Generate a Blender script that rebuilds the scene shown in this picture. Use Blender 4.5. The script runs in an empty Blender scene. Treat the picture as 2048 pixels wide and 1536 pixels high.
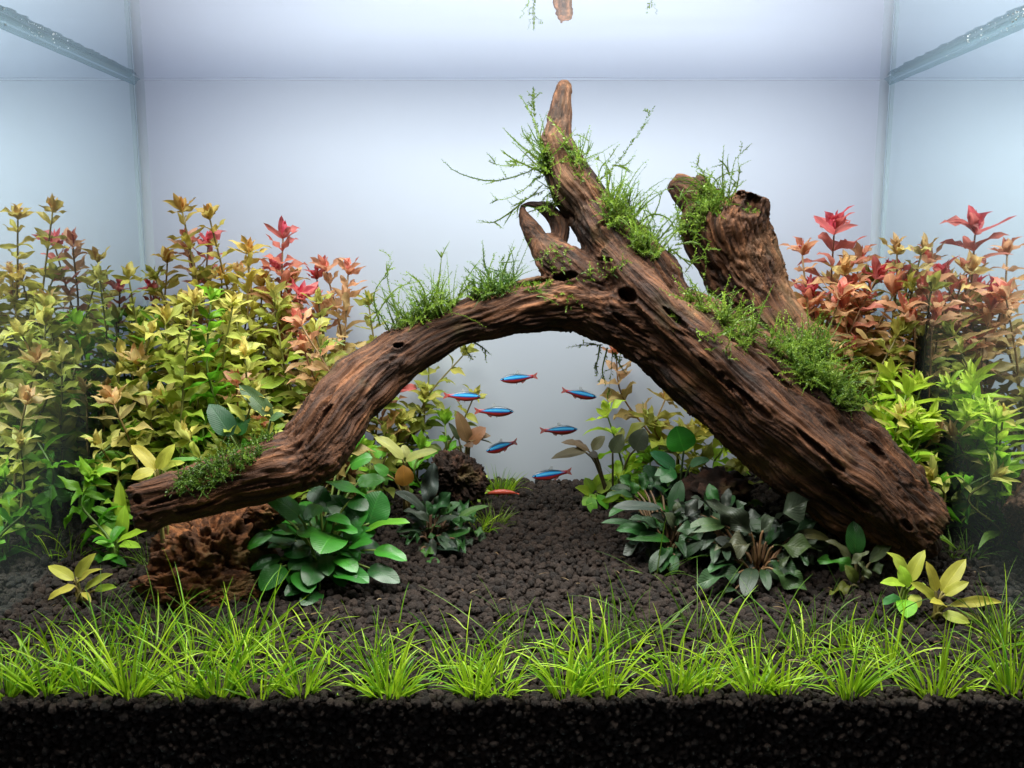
import bpy, bmesh, math, random
import numpy as np
from mathutils import Vector, Matrix, Quaternion
from mathutils.bvhtree import BVHTree

R = random.Random(7)
NR = np.random.RandomState(5)
rad = math.radians
C = bpy.context.scene.collection
scene = bpy.context.scene

# ------------------------------------------------------------------ camera, light, exposure
F_PX, PITCH, CAM_Z = 1765.0, rad(8.5), 0.28
cam_d = bpy.data.cameras.new('camera')
cam_d.sensor_width = 36.0
cam_d.lens = F_PX / 2048.0 * 36.0
cam_d.clip_start, cam_d.clip_end = 0.01, 50.0
cam = bpy.data.objects.new('camera', cam_d)
cam.location = (0, 0, CAM_Z)
cam.rotation_euler = (math.pi / 2 - PITCH, 0, 0)
C.objects.link(cam)
scene.camera = cam

world = bpy.data.worlds.new('World')
scene.world = world
world.use_nodes = True
bg = world.node_tree.nodes['Background']
bg.inputs[0].default_value = (0.80, 0.88, 1.0, 1)
bg.inputs[1].default_value = 0.09

WATER_Z = 0.4167
HX, Y0, Y1, FLOOR_Z = 0.30, 0.40, 0.734, 0.012


def area_lamp(name, loc, sx, sy, power, col, spread):
    d = bpy.data.lights.new(name, 'AREA')
    d.shape = 'RECTANGLE'
    d.size, d.size_y = sx, sy
    d.energy = power
    d.color = col
    d.spread = rad(spread)
    o = bpy.data.objects.new(name, d)
    o.location = loc
    C.objects.link(o)
    return o


# the LED bar that hangs over the tank
area_lamp('led_bar', (0.02, 0.560, WATER_Z + 0.14), 0.48, 0.09, 6.0, (0.97, 1.0, 0.955), 180)
area_lamp('front_fill', (0.0, 0.395, WATER_Z + 0.13), 0.50, 0.06, 2.2, (1.0, 0.98, 0.92), 105).rotation_euler = (rad(7), 0, 0)  # extra lamp, added to brighten the foreground and the soil face
# a lamp added behind the frosted back to brighten the wall
area_lamp('back_light', (0.03, Y1 + 0.16, 0.370), 0.72, 0.12, 4.1, (0.80, 0.82, 1.0), 180).rotation_euler = (rad(-90), 0, 0)

scene.view_settings.view_transform = 'Standard'
scene.view_settings.look = 'None'
scene.view_settings.gamma = 1.0
scene.view_settings.exposure = 0.0
scene.render.engine = 'CYCLES'
cy = scene.cycles
cy.use_denoising = True
cy.caustics_reflective = False
cy.caustics_refractive = False
cy.max_bounces = 8
cy.diffuse_bounces = 4
cy.glossy_bounces = 4
cy.transmission_bounces = 4
cy.transparent_max_bounces = 12
cy.sample_clamp_indirect = 6.0
cy.use_adaptive_sampling = True
cy.adaptive_threshold = 0.02

# ------------------------------------------------------------------ helpers
CP, SP = math.cos(PITCH), math.sin(PITCH)


def P(px, py, y):
    """the point that stands at depth y on the line of sight through photo pixel (px, py)"""
    xc, yc = (px - 1024.0) / F_PX, (768.0 - py) / F_PX
    d = Vector((xc, CP + yc * SP, -SP + yc * CP))
    d *= y / d.y
    return Vector((d.x, d.y, d.z + CAM_Z))


def ray(px, py):
    xc, yc = (px - 1024.0) / F_PX, (768.0 - py) / F_PX
    return Vector((xc, CP + yc * SP, -SP + yc * CP)).normalized()


def ppm(p):
    """photo pixels per metre at a point"""
    q = Vector(p) - Vector((0, 0, CAM_Z))
    return F_PX / (q.y * CP - q.z * SP)


PERM = NR.permutation(256)
PERM = np.concatenate([PERM, PERM, PERM])
GR = NR.normal(size=(256, 3))
GR /= np.linalg.norm(GR, axis=1)[:, None]


def pnoise(p):
    p = np.asarray(p, dtype=np.float64)
    i = np.floor(p).astype(np.int64)
    f = p - i
    i &= 255
    u = f * f * f * (f * (f * 6 - 15) + 10)
    out = 0
    for dx in (0, 1):
        wx = u[:, 0] if dx else 1 - u[:, 0]
        for dy in (0, 1):
            wy = u[:, 1] if dy else 1 - u[:, 1]
            for dz in (0, 1):
                wz = u[:, 2] if dz else 1 - u[:, 2]
                h = PERM[PERM[PERM[(i[:, 0] + dx) & 255] + ((i[:, 1] + dy) & 255)] + ((i[:, 2] + dz) & 255)]
                g = GR[h]
                out = out + wx * wy * wz * (g[:, 0] * (f[:, 0] - dx) + g[:, 1] * (f[:, 1] - dy) + g[:, 2] * (f[:, 2] - dz))
    return out * 1.5


def fbm(p, o=3):
    p = np.asarray(p, dtype=np.float64)
    a, s, out = 1.0, 1.0, 0
    for k in range(o):
        out = out + a * pnoise(p * s + 17.3 * k)
        a *= 0.5
        s *= 2.03
    return out


def smooth(t):
    t = np.clip(t, 0, 1)
    return t * t * (3 - 2 * t)


def soil(x, y):
    x = np.asarray(x, dtype=float)
    y = np.asarray(y, dtype=float)
    z = 0.0632 + 0.0233 * smooth((y - 0.40) / 0.33)
    side = smooth((np.abs(x - 0.012) - 0.05) / 0.12) * smooth((y - 0.50) / 0.14)
    z = z + 0.012 * side
    q = np.stack([np.ravel(x) * 28, np.ravel(y) * 28, np.zeros(x.size)], 1)
    z = z + (0.0022 * pnoise(q)).reshape(x.shape)
    q2 = np.stack([np.ravel(x) * 13 + 3.3, np.zeros(x.size), np.zeros(x.size)], 1)
    z = z + (0.0026 * pnoise(q2)).reshape(x.shape) * smooth((0.46 - y) / 0.06)
    return z


_SG = soil(*np.meshgrid(np.linspace(-0.32, 0.32, 321), np.linspace(0.38, 0.75, 186)))


def soil1(x, y):
    u, v = min(max((x + 0.32) * 500, 0), 319.999), min(max((y - 0.38) * 500, 0), 184.999)
    i, j = int(u), int(v)
    f, g = u - i, v - j
    a = _SG[j]
    b = _SG[j + 1]
    return float((a[i] * (1 - f) + a[i + 1] * f) * (1 - g) + (b[i] * (1 - f) + b[i + 1] * f) * g)


def G(px, py):
    """the point of the soil seen at photo pixel (px, py)"""
    d = ray(px, py)
    y = 0.41
    while y < 0.733:
        t = y / d.y
        if CAM_Z + d.z * t <= soil1(d.x * t, y):
            break
        y += 0.002
    t = y / d.y
    return Vector((d.x * t, y, soil1(d.x * t, y)))


def mesh(name, V, Fc, smooth_=True):
    me = bpy.data.meshes.new(name)
    me.from_pydata([tuple(v) for v in V], [], [tuple(f) for f in Fc])
    if smooth_:
        me.polygons.foreach_set('use_smooth', [True] * len(me.polygons))
    me.update()
    return me


def obj(name, me, mat=None, parent=None, loc=None):
    o = bpy.data.objects.new(name, me)
    if mat is not None and len(me.materials) == 0:
        me.materials.append(mat)
    C.objects.link(o)
    if parent is not None:
        o.parent = parent
    if loc is not None:
        o.location = loc
    return o


def tag(o, label=None, cat=None, group=None, kind=None):
    if label:
        o['label'] = label
    if cat:
        o['category'] = cat
    if group:
        o['group'] = group
    if kind:
        o['kind'] = kind
    return o


def empty(name, loc):
    o = bpy.data.objects.new(name, None)
    o.empty_display_size = 0.01
    o.location = loc
    C.objects.link(o)
    return o


def catmull(pts, n):
    """smooth resampling of rows of numbers"""
    A = np.array(pts, dtype=float)
    A = np.vstack([2 * A[0] - A[1], A, 2 * A[-1] - A[-2]])
    m = len(A) - 3
    out = []
    for k in range(n):
        t = k / (n - 1) * m
        i = min(int(t), m - 1)
        f = t - i
        p0, p1, p2, p3 = A[i], A[i + 1], A[i + 2], A[i + 3]
        out.append(0.5 * (2 * p1 + (p2 - p0) * f + (2 * p0 - 5 * p1 + 4 * p2 - p3) * f * f + (3 * p1 - p0 - 3 * p2 + p3) * f ** 3))
    return np.array(out)


def frames(pts):
    """tangents and a parallel-transported frame along a polyline"""
    T = np.gradient(pts, axis=0)
    T /= np.linalg.norm(T, axis=1)[:, None] + 1e-12
    U = np.zeros_like(T)
    ref = np.array([0, 1.0, 0]) if abs(T[0][1]) < 0.8 else np.array([1.0, 0, 0])
    u = ref - T[0] * ref.dot(T[0])
    U[0] = u / np.linalg.norm(u)
    for k in range(1, len(pts)):
        u = U[k - 1] - T[k] * U[k - 1].dot(T[k])
        U[k] = u / (np.linalg.norm(u) + 1e-12)
    W = np.cross(T, U)
    return T, U, W


def tube(pts, radii, seg=8, ru=1.0, V=None, Fc=None, cap=True):
    """closed tube along pts; ru scales the radius along the first frame axis"""
    if V is None:
        V, Fc = [], []
    pts = np.asarray(pts, dtype=float)
    T, U, W = frames(pts)
    b = len(V)
    n = len(pts)
    for k in range(n):
        r = radii[k] if hasattr(radii, '__len__') else radii
        for j in range(seg):
            a = 2 * math.pi * j / seg
            V.append(pts[k] + U[k] * (r * ru * math.cos(a)) + W[k] * (r * math.sin(a)))
    for k in range(n - 1):
        for j in range(seg):
            a, c = b + k * seg + j, b + k * seg + (j + 1) % seg
            Fc.append((a, c, c + seg, a + seg))
    if cap:
        Fc.append(tuple(b + j for j in range(seg))[::-1])
        Fc.append(tuple(b + (n - 1) * seg + j for j in range(seg)))
    return V, Fc


def box(name, lo, hi, mat, parent=None):
    x0, y0, z0 = lo
    x1, y1, z1 = hi
    V = [(x0, y0, z0), (x1, y0, z0), (x1, y1, z0), (x0, y1, z0), (x0, y0, z1), (x1, y0, z1), (x1, y1, z1), (x0, y1, z1)]
    Fc = [(0, 3, 2, 1), (4, 5, 6, 7), (0, 1, 5, 4), (1, 2, 6, 5), (2, 3, 7, 6), (3, 0, 4, 7)]
    return obj(name, mesh(name, V, Fc, False), mat, parent)


# ------------------------------------------------------------------ materials
class NT:
    def __init__(self, name):
        self.m = bpy.data.materials.new(name)
        self.m.use_nodes = True
        self.t = self.m.node_tree
        self.t.nodes.clear()
        self.out = self.t.nodes.new('ShaderNodeOutputMaterial')

    def n(self, typ, **kw):
        nd = self.t.nodes.new(typ)
        for k, v in kw.items():
            if k.startswith('_'):
                setattr(nd, k[1:], v)
        return nd

    def l(self, a, b):
        self.t.links.new(a, b)

    def set(self, sock, v):
        if hasattr(v, 'is_output'):
            self.l(v, sock)
        else:
            sock.default_value = v

    def math(self, op, a, b=0.0, c=0.0, clamp=False):
        nd = self.n('ShaderNodeMath', _operation=op, _use_clamp=clamp)
        self.set(nd.inputs[0], a)
        self.set(nd.inputs[1], b)
        self.set(nd.inputs[2], c)
        return nd.outputs[0]

    def mix(self, fac, a, b, blend='MIX'):
        nd = self.n('ShaderNodeMix', _data_type='RGBA', _blend_type=blend)
        self.set(nd.inputs[0], fac)
        self.set(nd.inputs[6], a)
        self.set(nd.inputs[7], b)
        return nd.outputs[2]

    def noise(self, vec, scale, detail=3.0, rough=0.55, dist=0.0):
        nd = self.n('ShaderNodeTexNoise')
        if vec is not None:
            self.l(vec, nd.inputs['Vector'])
        nd.inputs['Scale'].default_value = scale
        nd.inputs['Detail'].default_value = detail
        nd.inputs['Roughness'].default_value = rough
        nd.inputs['Distortion'].default_value = dist
        return nd.outputs[0]

    def ramp(self, fac, stops):
        nd = self.n('ShaderNodeValToRGB')
        e = nd.color_ramp.elements
        while len(e) < len(stops):
            e.new(0.5)
        for k, (p, c) in enumerate(stops):
            e[k].position = p
            e[k].color = (c[0], c[1], c[2], 1)
        self.set(nd.inputs[0], fac)
        return nd.outputs[0]

    def bump(self, h, strength, dist):
        nd = self.n('ShaderNodeBump')
        nd.inputs['Strength'].default_value = strength
        nd.inputs['Distance'].default_value = dist
        self.l(h, nd.inputs['Height'])
        return nd.outputs[0]

    def principled(self, base, rough=0.6, spec=0.3, normal=None, metallic=0.0):
        nd = self.n('ShaderNodeBsdfPrincipled')
        self.set(nd.inputs['Base Color'], base)
        self.set(nd.inputs['Roughness'], rough)
        nd.inputs['Specular IOR Level'].default_value = spec
        self.set(nd.inputs['Metallic'], metallic)
        if normal is not None:
            self.l(normal, nd.inputs['Normal'])
        return nd.outputs[0]

    def mixsh(self, fac, a, b):
        nd = self.n('ShaderNodeMixShader')
        self.set(nd.inputs[0], fac)
        self.l(a, nd.inputs[1])
        self.l(b, nd.inputs[2])
        return nd.outputs[0]

    def done(self, sh):
        self.l(sh, self.out.inputs['Surface'])
        return self.m

    def tex(self, which='Object'):
        return self.n('ShaderNodeTexCoord').outputs[which]

    def attr(self, name, which='Fac'):
        nd = self.n('ShaderNodeAttribute')
        nd.attribute_name = name
        return nd.outputs[which]


def leaf_material(name, rough, spec, trans, rib=(1.25, 1.25, 1.2), veins=0.25, mottling=0.3):
    t = NT(name)
    oi = t.n('ShaderNodeObjectInfo')
    co = t.tex('Object')
    sx = t.n('ShaderNodeSeparateXYZ')
    t.l(co, sx.inputs[0])
    ay = t.math('ABSOLUTE', sx.outputs[1])
    # mottled colour, a little paler towards the blade's end, a pale rib
    nz = t.noise(co, 3.2, 4)
    k = t.math('MULTIPLY_ADD', nz, mottling * 2, 1.0 - mottling)
    spot = t.math('MULTIPLY', t.math('SUBTRACT', t.noise(co, 7.0, 5, 0.7), 0.60, clamp=True), 5.0, clamp=True)
    dk = t.n('ShaderNodeVectorMath', _operation='SCALE')
    t.l(oi.outputs['Color'], dk.inputs[0])
    t.l(k, dk.inputs['Scale'])
    ribm = t.math('SMOOTH_MIN', t.math('MULTIPLY', ay, 28.0), 1.0, 0.2)
    ribcol = t.n('ShaderNodeVectorMath', _operation='MULTIPLY')
    t.l(dk.outputs[0], ribcol.inputs[0])
    ribcol.inputs[1].default_value = rib
    col = t.mix(ribm, ribcol.outputs[0], dk.outputs[0])
    col = t.mix(t.math('MULTIPLY', spot, 0.4), col, (0.16, 0.11, 0.04, 1))
    # slanting side veins as fine relief
    ph = t.math('SUBTRACT', t.math('MULTIPLY', sx.outputs[0], 75.0), t.math('MULTIPLY', ay, 60.0))
    vn = t.math('SINE', ph)
    h = t.math('ADD', t.math('MULTIPLY', vn, 0.22), t.math('MULTIPLY', ribm, 0.8))
    h = t.math('ADD', h, t.math('MULTIPLY', t.noise(co, 9.0, 3), 1.2))
    nm = t.bump(h, veins, 0.0006)
    p = t.principled(col, rough, spec, nm)
    tr = t.n('ShaderNodeBsdfTranslucent')
    t.l(col, tr.inputs[0])
    t.l(nm, tr.inputs['Normal'])
    return t.done(t.mixsh(trans, p, tr.outputs[0]))


M_LEAF = leaf_material('leaf_thin', 0.45, 0.4, 0.5)
M_GLOSSY = leaf_material('leaf_glossy', 0.36, 0.5, 0.24, rib=(1.5, 1.35, 1.4), veins=0.2, mottling=0.2)
M_DARK = leaf_material('leaf_dark', 0.46, 0.36, 0.10, rib=(1.4, 1.3, 1.2), veins=0.35, mottling=0.45)


def stem_material():
    t = NT('stem')
    oi = t.n('ShaderNodeObjectInfo')
    nz = t.noise(t.tex('Object'), 120, 3)
    c = t.mix(t.math('MULTIPLY', nz, 0.6), oi.outputs['Color'], (0.05, 0.03, 0.015, 1))
    return t.done(t.principled(c, 0.55, 0.35))


M_STEM = stem_material()


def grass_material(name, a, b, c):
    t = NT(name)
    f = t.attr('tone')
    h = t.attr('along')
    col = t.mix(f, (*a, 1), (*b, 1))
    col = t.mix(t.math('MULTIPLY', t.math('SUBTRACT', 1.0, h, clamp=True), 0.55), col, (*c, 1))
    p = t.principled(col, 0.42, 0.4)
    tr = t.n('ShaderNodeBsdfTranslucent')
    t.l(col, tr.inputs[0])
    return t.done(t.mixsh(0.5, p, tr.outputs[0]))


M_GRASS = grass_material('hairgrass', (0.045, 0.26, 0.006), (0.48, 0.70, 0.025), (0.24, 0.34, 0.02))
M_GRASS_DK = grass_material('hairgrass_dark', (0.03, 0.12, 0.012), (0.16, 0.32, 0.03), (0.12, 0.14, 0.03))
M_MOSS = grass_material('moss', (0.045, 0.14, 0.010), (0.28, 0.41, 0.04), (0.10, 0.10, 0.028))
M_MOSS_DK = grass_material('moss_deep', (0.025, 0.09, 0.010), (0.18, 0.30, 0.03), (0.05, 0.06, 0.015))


def wood_material():
    t = NT('driftwood')
    g = t.attr('grain', 'Vector')
    tone = t.attr('tone')
    fine = t.noise(g, 1.0, 5, 0.65, 0.4)
    pit = t.noise(t.tex('Object'), 420, 2)
    f = t.math('ADD', t.math('MULTIPLY', tone, 0.75), t.math('MULTIPLY', t.math('SUBTRACT', fine, 0.5), 0.9), clamp=True)
    col = t.ramp(f, [(0.0, (0.008, 0.0045, 0.003)), (0.24, (0.026, 0.0105, 0.0055)), (0.48, (0.084, 0.034, 0.0150)), (0.72, (0.22, 0.090, 0.038)), (1.0, (0.44, 0.20, 0.085))])
    oc = t.tex('Object')
    worn = t.math('MULTIPLY', t.math('SUBTRACT', t.noise(oc, 17, 4, 0.6, 0.5), 0.55, clamp=True), 3.2, clamp=True)
    col = t.mix(t.math('MULTIPLY', worn, t.math('MULTIPLY', fine, 0.9)), col, (0.30, 0.17, 0.09, 1))
    algae = t.math('MULTIPLY', t.math('SUBTRACT', t.noise(oc, 24, 5, 0.65), 0.57, clamp=True), 4.0, clamp=True)
    col = t.mix(t.math('MULTIPLY', algae, 0.45), col, (0.075, 0.075, 0.022, 1))
    h = t.math('ADD', fine, t.math('MULTIPLY', pit, 0.35))
    nm = t.bump(h, 0.9, 0.0016)
    return t.done(t.principled(col, 0.72, 0.25, nm))


M_WOOD = wood_material()


def rock_material(name, stops, scale):
    t = NT(name)
    co = t.tex('Object')
    a = t.noise(co, scale, 6, 0.65, 0.6)
    col = t.ramp(a, stops)
    pal = t.noise(co, scale * 0.45, 3)
    col = t.mix(t.math('MULTIPLY', t.math('SUBTRACT', pal, 0.56, clamp=True), 4.0, clamp=True), col, (0.24, 0.18, 0.075, 1))
    h = t.noise(co, scale * 5, 5, 0.7)
    nm = t.bump(h, 0.9, 0.002)
    return t.done(t.principled(col, 0.85, 0.2, nm))


M_LAVA = rock_material('lava_rock', [(0.25, (0.010, 0.006, 0.004)), (0.44, (0.085, 0.036, 0.017)), (0.58, (0.22, 0.085, 0.032)), (0.85, (0.42, 0.17, 0.06))], 110)
M_DARKROCK = rock_material('dark_rock', [(0.2, (0.006, 0.005, 0.005)), (0.5, (0.03, 0.018, 0.013)), (0.8, (0.14, 0.06, 0.035))], 90)


def soil_material():
    t = NT('aqua_soil')
    oi = t.n('ShaderNodeObjectInfo')
    nz = t.noise(t.tex('Object'), 700, 4, 0.7)
    col = t.mix(oi.outputs['Random'], (0.007, 0.0048, 0.0036, 1), (0.043, 0.027, 0.019, 1))
    col = t.mix(t.math('MULTIPLY', nz, 0.6), col, (0.014, 0.0085, 0.0065, 1))
    nm = t.bump(nz, 0.9, 0.0008)
    return t.done(t.principled(col, 0.68, 0.3, nm))


M_SOIL = soil_material()


def plain(name, col, rough=0.6, spec=0.3):
    t = NT(name)
    nz = t.noise(t.tex('Object'), 90, 3)
    c = t.mix(nz, tuple(x * 0.8 for x in col) + (1,), tuple(min(1, x * 1.2) for x in col) + (1,))
    return t.done(t.principled(c, rough, spec))


M_SUB = plain('soil_bed', (0.02, 0.014, 0.011), 0.9, 0.1)


def back_material():
    t = NT('frosted_back')
    nz = t.noise(t.tex('Object'), 6, 2)
    c = t.mix(nz, (0.51, 0.545, 0.575, 1), (0.54, 0.575, 0.605, 1))
    tr = t.n('ShaderNodeBsdfTranslucent')
    t.l(c, tr.inputs[0])
    return t.done(t.mixsh(0.5, t.principled(c, 0.6, 0.15), tr.outputs[0]))



def side_material():
    # inside of a clear pane seen at a flat angle through water: it mirrors nearly everything
    t = NT('side_glass')
    g = t.n('ShaderNodeBsdfGlossy')
    g.inputs['Color'].default_value = (0.90, 1.0, 0.99, 1)
    g.inputs['Roughness'].default_value = 0.018
    d = t.n('ShaderNodeBsdfDiffuse')
    d.inputs['Color'].default_value = (0.60, 0.72, 0.70, 1)
    return t.done(t.mixsh(0.022, g.outputs[0], d.outputs[0]))


def water_material():
    t = NT('water_surface')
    fr = t.n('ShaderNodeFresnel')
    fr.inputs['IOR'].default_value = 1.333
    tr = t.n('ShaderNodeBsdfTransparent')
    g = t.n('ShaderNodeBsdfGlossy')
    g.inputs['Color'].default_value = (0.90, 0.92, 0.97, 1)
    g.inputs['Roughness'].default_value = 0.02
    wv = t.n('ShaderNodeMapping')
    t.l(t.tex('Object'), wv.inputs[0])
    wv.inputs['Scale'].default_value = (3.5, 26.0, 1.0)
    h = t.noise(wv.outputs[0], 1.0, 2)
    t.l(t.bump(h, 0.16, 0.004), g.inputs['Normal'])
    surf = t.mixsh(fr.outputs[0], tr.outputs[0], g.outputs[0])
    film = t.n('ShaderNodeBsdfTranslucent')  # translucent share added to brighten the underside; no real surface film
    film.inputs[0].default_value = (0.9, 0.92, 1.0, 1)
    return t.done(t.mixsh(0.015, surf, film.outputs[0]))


def clear_material():
    t = NT('clear_front_glass')
    tr = t.n('ShaderNodeBsdfTransparent')
    tr.inputs[0].default_value = (1, 1, 1, 1)
    return t.done(tr.outputs[0])


def silicone_material():
    t = NT('silicone')
    p = t.principled((0.78, 0.90, 0.93, 1), 0.2, 0.7)
    tr = t.n('ShaderNodeBsdfTranslucent')
    tr.inputs[0].default_value = (0.85, 0.95, 0.98, 1)
    cl = t.n('ShaderNodeBsdfTransparent')
    return t.done(t.mixsh(0.5, t.mixsh(0.45, p, tr.outputs[0]), cl.outputs[0]))


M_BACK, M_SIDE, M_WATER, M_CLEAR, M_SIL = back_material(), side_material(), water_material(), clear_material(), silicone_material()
M_GLASSEDGE = plain('glass_edge', (0.42, 0.62, 0.64), 0.2, 0.6)

# ------------------------------------------------------------------ the tank
TOP_Z = 0.475
tank = tag(empty('aquarium_tank', (0, 0.567, 0)), 'frameless glass aquarium tank with pale frosted back and mirror-like side panes', 'aquarium')


def tpart(o):
    o.parent = tank
    o.location = Vector(o.location) - Vector(tank.location)
    return o


tpart(box('back_pane', (-HX - 0.006, Y1, 0.006), (HX + 0.006, Y1 + 0.006, TOP_Z), M_BACK))
for s in (-1, 1):
    a, b = (s * HX, s * (HX + 0.006))
    tpart(box('side_pane', (min(a, b), Y0 - 0.006, 0.006), (max(a, b), Y1 - 0.001, TOP_Z), M_SIDE))
tpart(box('front_pane', (-HX + 0.001, Y0 - 0.006, 0.013), (HX - 0.001, Y0 - 0.001, TOP_Z), M_CLEAR))
tpart(box('base_pane', (-HX - 0.008, Y0 - 0.008, 0.0), (HX + 0.008, Y1 + 0.008, 0.0055), M_GLASSEDGE))
# silicone beads in the two back corners
for s in (-1, 1):
    V, Fc = [], []
    prof = []
    for k in range(6):
        a = k / 5 * math.pi / 2
        prof.append((0.0055 * (1 - math.sin(a)), 0.0055 * (1 - math.cos(a))))
    zs = np.linspace(0.03, TOP_Z, 40)
    for z in zs:
        w = 1 + 0.03 * float(pnoise([[z * 60, s * 3.1, 0.5]])[0])
        V.append((s * (HX - 0.0006), Y1 - 0.0006, z))
        for (u, v) in prof:
            V.append((s * (HX - 0.0006 - u * w), Y1 - 0.0006 - v * w, z))
    m = len(prof) + 1
    for k in range(len(zs) - 1):
        for j in range(1, m - 1):
            Fc.append((k * m + j, k * m + j + 1, (k + 1) * m + j + 1, (k + 1) * m + j))
    tpart(obj('silicone_seam', mesh('silicone_seam', V, Fc), M_SIL))

# ------------------------------------------------------------------ water surface
nx, ny = 60, 34
V, Fc = [], []
for j in range(ny + 1):
    for i in range(nx + 1):
        V.append((-HX + 2 * HX * i / nx, Y0 + (Y1 - Y0) * j / ny, WATER_Z))
for j in range(ny):
    for i in range(nx):
        a = j * (nx + 1) + i
        Fc.append((a, a + 1, a + nx + 2, a + nx + 1))
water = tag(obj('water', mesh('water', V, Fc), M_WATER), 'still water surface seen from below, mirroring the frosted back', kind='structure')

# the rim of water that climbs each side pane, with small bubbles caught along it
t = NT('water_rim')
fr_g = t.n('ShaderNodeBsdfGlossy')
fr_g.inputs['Color'].default_value = (0.75, 0.90, 0.93, 1)
fr_g.inputs['Roughness'].default_value = 0.12
d_ = t.n('ShaderNodeBsdfDiffuse')
d_.inputs['Color'].default_value = (0.62, 0.80, 0.86, 1)
c_ = t.n('ShaderNodeBsdfTransparent')
c_.inputs[0].default_value = (0.85, 0.95, 0.97, 1)
M_RIM = t.done(t.mixsh(0.45, t.mixsh(0.45, fr_g.outputs[0], d_.outputs[0]), c_.outputs[0]))
M_BUB = plain('bubble', (0.85, 0.9, 0.92), 0.08, 0.8)


def ico(sub):
    bm = bmesh.new()
    bmesh.ops.create_icosphere(bm, subdivisions=sub, radius=1.0)
    v = np.array([x.co[:] for x in bm.verts])
    f = [[q.index for q in p.verts] for p in bm.faces]
    bm.free()
    return v, f


BUBV, BUBF = ico(2)
bub_me = mesh('bubble', BUBV, BUBF)
bub_me.materials.append(M_BUB)
for s in (-1, 1):
    V, Fc = [], []
    ys = np.linspace(Y0, Y1 - 0.004, 60)
    for y in ys:
        k = 0.0075 * (1 - 0.35 * (y - Y0) / (Y1 - Y0)) * (1 + 0.04 * float(pnoise([[y * 40, s, 0]])[0]))
        V += [(s * (HX - 0.0004), y, WATER_Z - 0.0006 - k * 1.0), (s * (HX - 0.0004 - k * 0.28), y, WATER_Z - 0.0006 - k * 0.35), (s * (HX - 0.0004 - k * 0.9), y, WATER_Z - 0.0006)]
    for k in range(len(ys) - 1):
        for j in range(2):
            Fc.append((3 * k + j, 3 * k + j + 1, 3 * k + j + 4, 3 * k + j + 3))
    me_ = mesh('water_rim', V, Fc)
    obj('water_rim', me_, M_RIM, water)
    for k in range(30):
        y = Y0 + 0.06 + abs(R.gauss(0.09, 0.05))
        y = min(y, Y1 - 0.03)
        r = R.uniform(0.0002, 0.0006)
        b = obj('bubble', bub_me, None, water)
        q = R.random()
        b.location = (s * (HX - 0.0014 - 0.0045 * q), y, WATER_Z - 0.0012 - 0.0035 * (1 - q))
        b.scale = (r, r, r)

# the thin bright line where the water meets the back
V, Fc = [], []
xs = np.linspace(-HX + 0.004, HX - 0.004, 80)
for x in xs:
    k = 0.0007 * (1 + 0.5 * float(pnoise([[x * 30, 4.2, 0]])[0]))
    V += [(x, Y1 - 0.0003, WATER_Z - 0.0005 - k), (x, Y1 - 0.0003 - k * 0.35, WATER_Z - 0.0005 - k * 0.35), (x, Y1 - 0.0003 - k, WATER_Z - 0.0005)]
for k in range(len(xs) - 1):
    for j in range(2):
        Fc.append((3 * k + j, 3 * k + j + 1, 3 * k + j + 4, 3 * k + j + 3))
t = NT('water_rim_back')
tr_ = t.n('ShaderNodeBsdfTranslucent')
tr_.inputs[0].default_value = (0.92, 0.94, 0.98, 1)
cl_ = t.n('ShaderNodeBsdfTransparent')
M_RIMB = t.done(t.mixsh(0.7, t.mixsh(0.5, t.principled((0.9, 0.92, 0.96, 1), 0.2, 0.6), tr_.outputs[0]), cl_.outputs[0]))
obj('water_rim', mesh('water_rim', V, Fc), M_RIMB, water)

# ------------------------------------------------------------------ soil
nx, ny = 120, 70
xs, ys = np.linspace(-HX + 0.0005, HX - 0.0005, nx + 1), np.linspace(Y0 + 0.0042, Y1 - 0.0005, ny + 1)
X, Yy = np.meshgrid(xs, ys)
Z = soil(X, Yy) - 0.0022
V = np.stack([X.ravel(), Yy.ravel(), Z.ravel()], 1).tolist()
Fc = []
for j in range(ny):
    for i in range(nx):
        a = j * (nx + 1) + i
        Fc.append((a, a + 1, a + nx + 2, a + nx + 1))
b0 = len(V)
for i in range(nx + 1):
    V.append((xs[i], Y0 + 0.0042, FLOOR_Z))
for i in range(nx):
    Fc.append((b0 + i, b0 + i + 1, i + 1, i))
tag(obj('ground', mesh('ground', V, Fc), M_SUB), 'dark brown soil bed sloping up to the back of the tank', kind='structure')


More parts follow.
